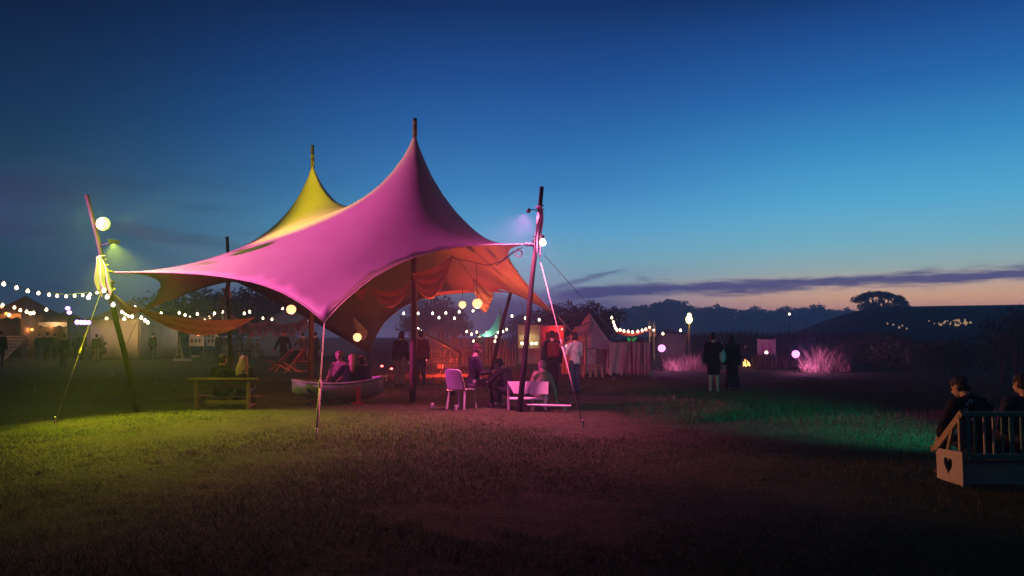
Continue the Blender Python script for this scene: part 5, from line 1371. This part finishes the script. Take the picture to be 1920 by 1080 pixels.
# ------------------------------------------------------------------ right field: lamps, fire, sign, gate, yellow lamp post
def pink_ground_flood(px, py, d, label, tgt, W1):
    c = at(px, py, d); t = thing('ground_floodlight', label, 'floodlight', (c.x, c.y, 0), 'pink floodlights in the field')
    MB().ball(c+Vector((0, .06, 0)), (.15, .12, .15), 14, 10).build('housing', M_black, t, True); MB().tube([Vector((c.x, c.y+.08, -.05)), c+Vector((0, .08, 0))], .03, 8).build('stake', M_black, t)
    MB().ball(c+Vector((0, -.05, 0)), (.165, .10, .165), 18, 12).build('lens', M_lens_p, t, True)
    lamp('pink_ground', 'SPOT', c+Vector((.26, -.1, .02)), W1*.55, (1, .22, .78), t, tgt, 110, .6, .1)
    lamp('pink_spill', 'POINT', c+Vector((.42, .1, .10)), W1*.16, (1, .22, .85), t, radius=.1)
pink_ground_flood(1240, 653, 34, 'pink floodlight glaring beside the canvas windbreak', at(1300, 655, 36), PG_W)
pink_ground_flood(1491, 664, 33, 'pink floodlight glaring in front of the reeds in the open field', at(1545, 662, 35), PG_W)
q = thing('camp_fire', 'small fire burning low in the dark field', 'fire', W(1398, 38)); c = Vector(W(1398, 38))
for k in range(5): an = k*1.26; MB().tube([c+Vector((.32*math.cos(an), .32*math.sin(an), .04)), c+Vector((-.05*math.cos(an), -.05*math.sin(an), .16))], [.05, .035], 7).build('log', M_bark, q)
M_flame = mat('flame', (1, .5, .15), emit=(1, .50, .14), strength=3.0, sample=False)
for k in range(6): an = k*1.05; p = c+Vector((.14*math.cos(an), .12*math.sin(an), .08)); hh = .22+.2*((k*37) % 5)/5; MB().tube([p, p+Vector((.04*math.sin(k), 0, hh*.4)), p+Vector((-.03*math.cos(k*2), 0, hh))], [.05, .035, .004], 7).build('flame', M_flame, q, True)
lamp('fire_light', 'POINT', c+Vector((0, -.1, .35)), 10, (1, .45, .12), q, radius=.15)
q = thing('sign_board', 'pale upright sign panel on two posts in the dark field', 'sign', W(1436, 44)); x0, x1 = W(1421, 44)[0], W(1451, 44)[0]
boxy(MB(), x0, x1, 44, 44.05, .5, 1.38).build('panel', M_canvas, q)
for x in (x0-.03, x1+.03): MB().beam((x, 44.03, 0), (x, 44.03, 1.45), .06, .06).build('post', M_whitepaint, q)
for i, (a, b) in enumerate(((1426, 1434), (1439, 1447))): X0, X1 = W(a, 43.96)[0], W(b, 43.96)[0]; MB().plate([(X0, 43.98, .62), (X1, 43.98, .62), (X1-.06, 43.98, .95+.15*i), (X0+.05, 43.98, 1.2)], .012).build('poster', mat('pink_print', (.5, .2, .36)), q)
c = at(1437, 661, 42.5); q = thing('globe_lamp', 'small white globe lamp on a stake before the sign panel', 'lamp', (c.x, c.y, 0)); MB().ball(c, .085, 12, 8).build('globe', M_bulbw, q, True); MB().tube([Vector((c.x, c.y, -.05)), c-Vector((0, 0, .07))], .015, 6).build('stake', M_black, q)
q = thing('lamp_post', 'wooden post with a bright yellow lamp and slanting braces', 'lamp post', W(1291, 50)); c = at(1292, 599, 50); b = Vector(W(1290, 50))
MB().tube([b-Vector((0, 0, .1)), c-Vector((0, 0, .15))], .05, 8).build('post', M_wood, q)
for dx in (-.5, .05): MB().tube([b+Vector((dx, .1, 0)), b+Vector((0, 0, 1.9))], .035, 6).build('brace', M_wood, q)
M_yel = mat('lamp_yellow', (1, .9, .3), emit=(1, .86, .25), strength=9, sample=False)
MB().ball(c, (.21, .2, .26), 14, 10).build('lamp_globe', M_yel, q, True); MB().ball(c+Vector((.02, 0, .30)), .12, 10, 8).build('lamp_globe', M_yel, q, True)
lamp('post_light', 'POINT', c+Vector((0, -.4, -.1)), 60, (1, .75, .1), q, radius=.15)
for px, lb in ((1218, 'first of two close gate poles holding red bunting'), (1226, 'second of two close gate poles, on the side of the yellow lamp post')):
    c = at(px, 602, 52); q = thing('gate_pole', lb, 'pole', (c.x, c.y, 0), 'gate poles with bunting'); MB().tube([Vector((c.x, c.y, -.1)), c], [.05, .035], 8).build('pole', M_plank, q); MB().sheet(lambda u, v: c+Vector(((v-.5)*.16+.02, -.05, -.3-.75*u)), 6, 2, .01).build('wrap', M_voile, q)
mb = MB(); pts = catenary(at(1156, 618, 52), at(1218, 613, 52), .25, 16); mb.tube(pts, .012, 4)
mb.sheet(lambda u, v: Vector(pts[0]).lerp(pts[-1], u)-Vector((0, 0, .25*4*u*(1-u)+.26*v)), 30, 2, .01)
single(mb, 'red_bunting', mat('bunting_red', (.45, .06, .04), trans=.3), 'red bunting strip hanging from the gate poles', 'bunting')
mb = MB(); A, B = at(1176, 632, 50), at(1194, 630, 50); mb.sheet(lambda u, v: A.lerp(B, u)-Vector((0, 0, .12*math.sin(math.pi*u)+.35*v*(1-.5*u))), 8, 3, .01)
q = single(mb, 'green_cloth', mat('green_cloth', (.05, .42, .16), trans=.3), 'bright green cloth hanging above the windbreak', 'cloth')
lamp('green_spot', 'POINT', at(1184, 640, 49.4), 12, (.2, 1, .35), q, radius=.08)
t = marquee(1236, 1284, 56, 1.75, 2.15, 3, 'low dark red tent by the yellow lamp post', mat('roof_dimred', (.16, .05, .05), scale=2), M_canvas_d, 'low_tent')

# ------------------------------------------------------------------ trees, hedge, hill and far wood
tree('dark_tree', W(380, 72), 6.2, 10.5, 'broad dark tree behind the pole with the pale cloth', None, 21, .12, 3400, .22)
tree('dark_tree', W(470, 76), 6.6, 10, 'dark tree behind the lone lantern', None, 22, .12, 3000, .22)
tree('dark_tree', W(536, 74), 5.6, 7, 'smaller dark tree close to the second centre pole', None, 27, .12, 2200, .2)
tree('dark_tree', W(322, 78), 4.6, 7, 'low dark tree at the canopy back corner', None, 28, .1, 2000, .2)
tree('dark_tree', W(826, 84), 6.0, 8, 'dim tree seen under the canopy behind the even row of white bulbs', None, 23, .15, 2400, .22)
tree('dark_tree', W(1062, 66), 4.6, 4.6, 'dark tree behind the red hut', None, 24, .05, 2600, .15)
tree('dark_tree', W(1110, 68), 4.75, 5.4, 'dark tree rising behind the bell tent', None, 25, .05, 3000, .15)
tree('dark_tree', W(1000, 74), 4.2, 6, 'low dark tree behind the food kiosk', None, 26, .05, 2000, .16)
def hill_h(x, y):
    az = math.degrees(math.atan2(x, y)); s = lambda t: max(0, min(1, t))**2*(3-2*max(0, min(1, t)))
    return 5.75*s((math.hypot(x, y)-52)/62)*s((az-15.5)/11.0)*(1+.04*mnoise.noise((x*.03, y*.03, 2)))-.3
def hill():
    vs = []; fs = []; na, nd = 60, 40
    for i in range(nd+1):
        d = 46+i*(250-46)/nd
        for j in range(na+1):
            az = R(14+j*(56-14)/na); x, y = d*math.sin(az), d*math.cos(az); vs.append((x, y, hill_h(x, y)))
    for i in range(nd):
        for j in range(na): k = i*(na+1)+j; fs.append((k, k+1, k+na+2, k+na+1))
    me = bpy.data.meshes.new('hill'); me.from_pydata(vs, [], fs); me.polygons.foreach_set('use_smooth', [True]*len(fs)); me.materials.append(mat('hill_grass', (.02, .026, .013), (.012, .015, .008), rough=.95, scale=.4, bump=.5, bscale=3))
    o = bpy.data.objects.new('hill', me); col.objects.link(o); tag(o, 'dark grassy hill rising on the right', kind='structure')
hill()
rs = np.random.RandomState(5)
HB = Vector((at(1655, 585, 165).x, 165, 0)); HB.z = hill_h(HB.x, 165)-.2
def lone_tree():
    t = thing('lone_tree', 'broad umbrella-shaped tree alone on the hill against the sunset', 'tree', tuple(HB)); b = MB(); blobs = []
    top = at(1650, 543, 165).z-HB.z; px = 165/F
    rt = random.Random(4)
    for k in range(30):
        x = 1607+88*(k+.5)/30+rt.uniform(-3, 3); yt = 546+((x-1648)/47)**2*19; y = yt+rt.random()**1.5*(577-yt) if k % 2 else yt+2
        if 1640 < x < 1690 and y > 562 and rt.random() < .3: y = yt+4
        rr = rt.uniform(6.5, 11); blobs.append((at(x, y+3, 165)+Vector((0, rt.uniform(-2, 2), 0)), (rr*px, rr*px, rr*px*.62)))
    for (x, y, r) in ((1697, 571, 9), (1702, 577, 6), (1690, 579, 6), (1618, 577, 11), (1632, 579, 11), (1624, 570, 9), (1640, 573, 9), (1655, 577, 7), (1666, 572, 8), (1680, 571, 9), (1672, 580, 6), (1646, 566, 9)): blobs.append((at(x, y, 164), (r*px, r*px, r*px*.7)))
    for k, (tx, fork) in enumerate(((1640, .45), (1662, .4), (1688, .5))):
        base = Vector((at(tx, 590, 165).x, 165+k*.5, HB.z-.3)); mid = base+Vector((0, 0, 2.0)); b.tube([base, mid], [.4, .3], 8)
        for bl in blobs[k*9:k*9+12:2]: b.tube([mid, mid.lerp(bl[0], .5)+Vector((0, 0, .3)), bl[0]], [.2, .14, .06], 6)
    b.build('trunk', M_bark, t, True); quads_obj('crown', crown_points(blobs, 9000, rs, .35), .24, rs, M_leaf, t)
lone_tree()
# far wood: tree after tree along the field edge
prof = [(1152, 576), (1172, 577), (1190, 573), (1208, 571), (1226, 570), (1240, 566), (1254, 560), (1263, 563), (1280, 571), (1296, 573), (1312, 576), (1330, 575), (1344, 572), (1358, 576), (1374, 578), (1390, 582), (1404, 581), (1417, 574), (1430, 579), (1446, 585), (1462, 579), (1476, 574), (1492, 577), (1508, 576), (1524, 573), (1538, 571), (1556, 579), (1572, 581), (1588, 578), (1602, 582)]
protos = []
M_far = mat('leaf_far', (.04, .055, .03), (.03, .04, .022), scale=.2)
for s in range(4):
    r_ = np.random.RandomState(40+s); t = thing('far_tree', 'x', 'tree', (0, 0, 0)); b = MB(); b.tube([(0, 0, -.3), (.2, 0, 4), (.1, 0, 8)], [.4, .3, .1], 7); b.build('trunk', M_bark, t, True)
    blobs = [(Vector((r_.uniform(-2.6, 2.6), r_.uniform(-2, 2), r_.uniform(1.2, 8.2))), (r_.uniform(1.3, 2.4), 2, r_.uniform(1.2, 2.0))) for _ in range(12)]+[(Vector((0, 0, 8.6)), (1.5, 1.5, 1.4)), (Vector((-1.8, 0, 1.6)), (2.6, 2, 1.8)), (Vector((1.8, 0, 1.6)), (2.6, 2, 1.8))]
    quads_obj('crown', crown_points(blobs, 3000, r_, .3), .5, r_, M_far, t, aspect=.8); protos.append(t)
used = [False]*4
for i, (px, py) in enumerate(prof):
    d = 385+14*((i*7) % 5); k = i % 4
    t = protos[k] if not used[k] else copy_tree(protos[k]); used[k] = True
    H = at(px, py, d).z+.3; t.location = (W(px, d)[0], d, -.3); t.scale = (H/10*1.15+.25*((i*3) % 3)/3, 1, H/9.9); t.rotation_euler.z = 0.0
    t['label'] = 'hazy blue tree in the far wood along the field edge'; t['group'] = 'trees of the far wood'
    t['_']=0; del t['_']
# reeds, hedge and shrubs on the right
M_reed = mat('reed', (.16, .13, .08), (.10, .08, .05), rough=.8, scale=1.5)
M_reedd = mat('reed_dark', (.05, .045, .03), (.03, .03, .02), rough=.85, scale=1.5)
def reed_band(px0, px1, d0, d1, n, h0, h1, label, m, seed, name='reeds', wd=.02, lean=.25, taper=False):
    r_ = np.random.RandomState(seed); d = d0+(d1-d0)*r_.random(n); x = ((px0+(px1-px0)*r_.random(n))-960)/F*d
    u = (x/d*F+960-px0)/(px1-px0)
    h = (h0+(h1-h0)*r_.random(n)**(2.2 if taper else 1))*(1+.18*np.sin(x*1.7)*np.sin(x*.63+1))
    if taper: h *= (.35+.65*np.sin(np.pi*np.clip(u*.85+.12, 0, 1)))*(.75+.35*np.sin(x*6.1+np.sin(d*5)))
    blades(name, x, d, np.zeros(n), h, wd*(.6+.8*r_.random(n)), r_, m, lean, label)
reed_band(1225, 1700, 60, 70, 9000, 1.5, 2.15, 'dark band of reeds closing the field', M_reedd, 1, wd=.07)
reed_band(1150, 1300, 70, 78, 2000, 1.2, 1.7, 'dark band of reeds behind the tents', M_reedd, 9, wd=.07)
reed_band(1246, 1336, 35, 38, 2600, .30, 1.05, 'pink-lit feathery reeds by the windbreak floodlight', M_reed, 2, wd=.02, lean=.7, taper=True)
reed_band(1498, 1592, 33.5, 37.5, 4200, .30, 1.35, 'pink-lit feathery reeds by the open-field floodlight', M_reed, 3, wd=.02, lean=.7, taper=True)
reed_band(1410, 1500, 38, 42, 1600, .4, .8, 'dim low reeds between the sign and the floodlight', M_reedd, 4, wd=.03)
for i, (px, d, H, Wd, lb) in enumerate(((1645, 40, 1.7, 5.2, 'dark shrub right beside the pink-lit reeds'), (1715, 36, 1.85, 4.8, 'dark shrub below the small hillside lights'), (1790, 33, 1.72, 4.2, 'dark shrub behind the lettered hoodie'), (1895, 30, 2.62, 2.8, 'dark shrub behind the second settle sitter'), (1960, 28, 3.0, 3.2, 'tall dark shrub cut by the frame edge'), (1672, 46, 1.9, 5.0, 'dark shrub below the lone hill tree'), (1600, 50, 1.6, 5, 'low dark shrub where the reeds end'), (1760, 43, 2.05, 5.5, 'broad dark shrub farther back under the hillside lights'))):
    shrub(W(px, d), H, Wd, 2.4, lb, 70+i, 3000, .085, M_leaf, group=None)
shrub(W(1878, 27), 2.62, 1.0, 1.0, 'straggly shrub with twigs sticking up against the sunset', 90, 160, .06)
shrub(W(1905, 26), 2.5, .6, .6, 'thin twiggy shrub nearest the frame edge', 91, 60, .05)
# lights on the hillside and far off
q0 = bulb_mesh(.055, mat('hill_lamp', (1, .7, .4), emit=(1, .66, .36), strength=.35, sample=False))
rs2 = random.Random(3); hl = []
for k in range(34): hl.append((1741+80*rs2.random()**1.0, 612-9*rs2.random()))
hl += [(1664, 608), (1675, 611), (1686, 616), (1692, 613), (1700, 617)]
for i, (px, py) in enumerate(hl):
    for d in range(50, 240):
        p = at(px, py, d)
        if hill_h(p.x, p.y)+.18 >= p.z: break
    t = bpy.data.objects.new('hill_lamp', q0); t.location = (p.x, p.y, hill_h(p.x, p.y)+.2); t.scale = (1+.8*rs2.random(),)*3; col.objects.link(t); tag(t, 'tiny warm light dotted on the dark hillside under the lone tree', 'lamp', 'tiny lights on the dark hillside')
for (px, py, lb) in ((1480, 589, 'single white far light in the hazy wood'), (1620, 587, 'single pale far light below the lone hill tree')):
    p = at(px, py, 150); t = thing('field_lamp', lb, 'lamp', (p.x, p.y, 0)); MB().ball(p, .22, 10, 8).build('globe', M_bulbw, t, True); MB().tube([Vector((p.x, p.y, 0)), p], .06, 6).build('post', M_black, t)

# ------------------------------------------------------------------ grass
M_grass = mat('grass_blade', (.062, .090, .024), (.115, .108, .045), rough=.65, scale=1.1, spec=.25)
def lawn():
    r_ = np.random.RandomState(12); n = 430000
    d = 4.2+(30-4.2)*r_.random(n)**1.3; x = (r_.random(n)*2-1)*(d*.72+.6)
    cl = np.sin(x*2.1+np.sin(d*1.3))*np.sin(d*1.7+np.sin(x*.9)); c2 = np.sin(x*5.3+2*np.sin(d*3.1))*np.sin(d*6.1+1.5*np.sin(x*2.7))
    bare = (np.sin(x*.83+1.3*np.sin(d*.7))*np.sin(d*.95+np.sin(x*1.1)+.8)+.35*c2 > .72)
    patch = ((x-.15-.25*np.sin(d*5))/1.15)**2+((d-7.1-.15*np.sin(x*6))/.95)**2+.5*c2 < .9
    keep = ~((bare & (r_.random(n) < .75)) | (patch & (r_.random(n) < .85)))
    x, d, cl, c2 = x[keep], d[keep], cl[keep], c2[keep]; n = len(x)
    h = (.010+.030*r_.random(n)**2.2)*(1+.35*cl+.35*c2)+.006
    blades('grass', x, d, np.full(n, -.028), h+.022, np.maximum(.0032, d*.0005)*(.6+.8*r_.random(n)), r_, M_grass, .9, 'short meadow grass of the open field')
    nt = 420; td = 4.6+15*r_.random(nt)**1.4; tx = (r_.random(nt)*2-1)*td*.72; m_ = 26
    sp = .03+.05*r_.random(nt); X = np.repeat(tx, m_)+np.repeat(sp, m_)*r_.normal(size=nt*m_); D = np.repeat(td, m_)+np.repeat(sp, m_)*r_.normal(size=nt*m_)
    blades('grass_tufts', X, D, np.full(nt*m_, -.03), (.05+.05*np.repeat(r_.random(nt)**2, m_))*(.6+.7*r_.random(nt*m_)), np.maximum(.0035, D*.00055), r_, M_grass, .8, 'longer grass tufts dotted over the meadow')
    rs_ = np.random.RandomState(8); k = 420; dd = 4.5+16*rs_.random(k)**1.3; xx = (rs_.random(k)*2-1)*dd*.7
    o = quads_obj('clover_flowers', np.stack([xx, dd, .018+.02*rs_.random(k)], 1), .006, rs_, M_pale); tag(o, 'tiny pale clover flowers scattered in the grass', kind='stuff')
    n = 26000; d = 14.5+(24-14.5)*r_.random(n); x = ((1170+(1990-1170)*r_.random(n))-960)/F*d; edge = np.clip((d-13.5-.7*np.sin(x*.8))/2.0, .15, 1)
    blades('tall_grass', x, d, np.zeros(n)-.02, (.04+.12*r_.random(n)**1.8)*edge, .012*(.6+.8*r_.random(n)), r_, M_grass, .55, 'longer rough grass lit green on the right')
lawn()
gl = thing('added_green_floodlight', 'added green floodlight out of frame at the field edge', 'floodlight', tuple(GREEN_POS))  # added out of frame for the green light on the grass
MB().ball(GREEN_POS, (.14, .14, .14), 12, 8).build('housing', M_black, gl, True); MB().tube([Vector((GREEN_POS.x, GREEN_POS.y, 0)), GREEN_POS], .03, 8).build('stand', M_black, gl)
flag(gl, GREEN_POS, GREEN_T, -9.0, True, .4, 1.2, .7)  # unseen plate added to cut the top of the green beam
lamp('green_spill', 'POINT', GREEN_POS+Vector((-.3, -.1, -.6)), 5, (.05, 1, .35), gl, radius=.1)  # added point tinting the end of the settle
lamp('added_green_flood', 'SPOT', GREEN_POS+(GREEN_T-GREEN_POS).normalized()*.2, GREEN_W, (0, 1, .95), gl, GREEN_T, GREEN_S, 1.0, .12)

# ------------------------------------------------------------------ haze over the whole field
if HAZE > 0:
    hz = MB(); hz.box((0, 205, 8.6), (900, 550, 19.8))
    m = bpy.data.materials.new('haze'); m.use_nodes = True; m.node_tree.nodes.clear()
    t = NT(m.node_tree); v = t.n('ShaderNodeVolumePrincipled'); o = t.n('ShaderNodeOutputMaterial')
    v.inputs['Color'].default_value = (.58, .78, 1.0, 1); v.inputs['Density'].default_value = HAZE; v.inputs['Anisotropy'].default_value = 0.55
    m.node_tree.links.new(v.outputs[0], o.inputs['Volume'])
    o = hz.build('haze', m); tag(o, 'thin evening haze over the field', kind='stuff')

    def smoke(name, c, s, dens, label):
        mb = MB(); r_ = random.Random(len(name)+int(c[0])); mb.ball(c, s, 20, 12)
        mb.v = [tuple(Vector(v)+Vector((.18*s[0]*mnoise.noise(Vector(v)*.35), .1*s[1]*mnoise.noise(Vector(v)*.4+Vector((9, 0, 0))), .22*s[2]*mnoise.noise(Vector(v)*.3+Vector((0, 7, 0)))))) for v in mb.v]
        mb.v = [(v[0], v[1], max(v[2], .12)) for v in mb.v]
        m = bpy.data.materials.new(name); m.use_nodes = True; m.node_tree.nodes.clear(); t = NT(m.node_tree); vv = t.n('ShaderNodeVolumePrincipled'); o = t.n('ShaderNodeOutputMaterial')
        vv.inputs['Color'].default_value = (.9, .93, .95, 1); vv.inputs['Density'].default_value = dens; m.node_tree.links.new(vv.outputs[0], o.inputs['Volume'])
        tag(mb.build(name, m), label, kind='stuff')
    for a in SMOKES: smoke(*a)
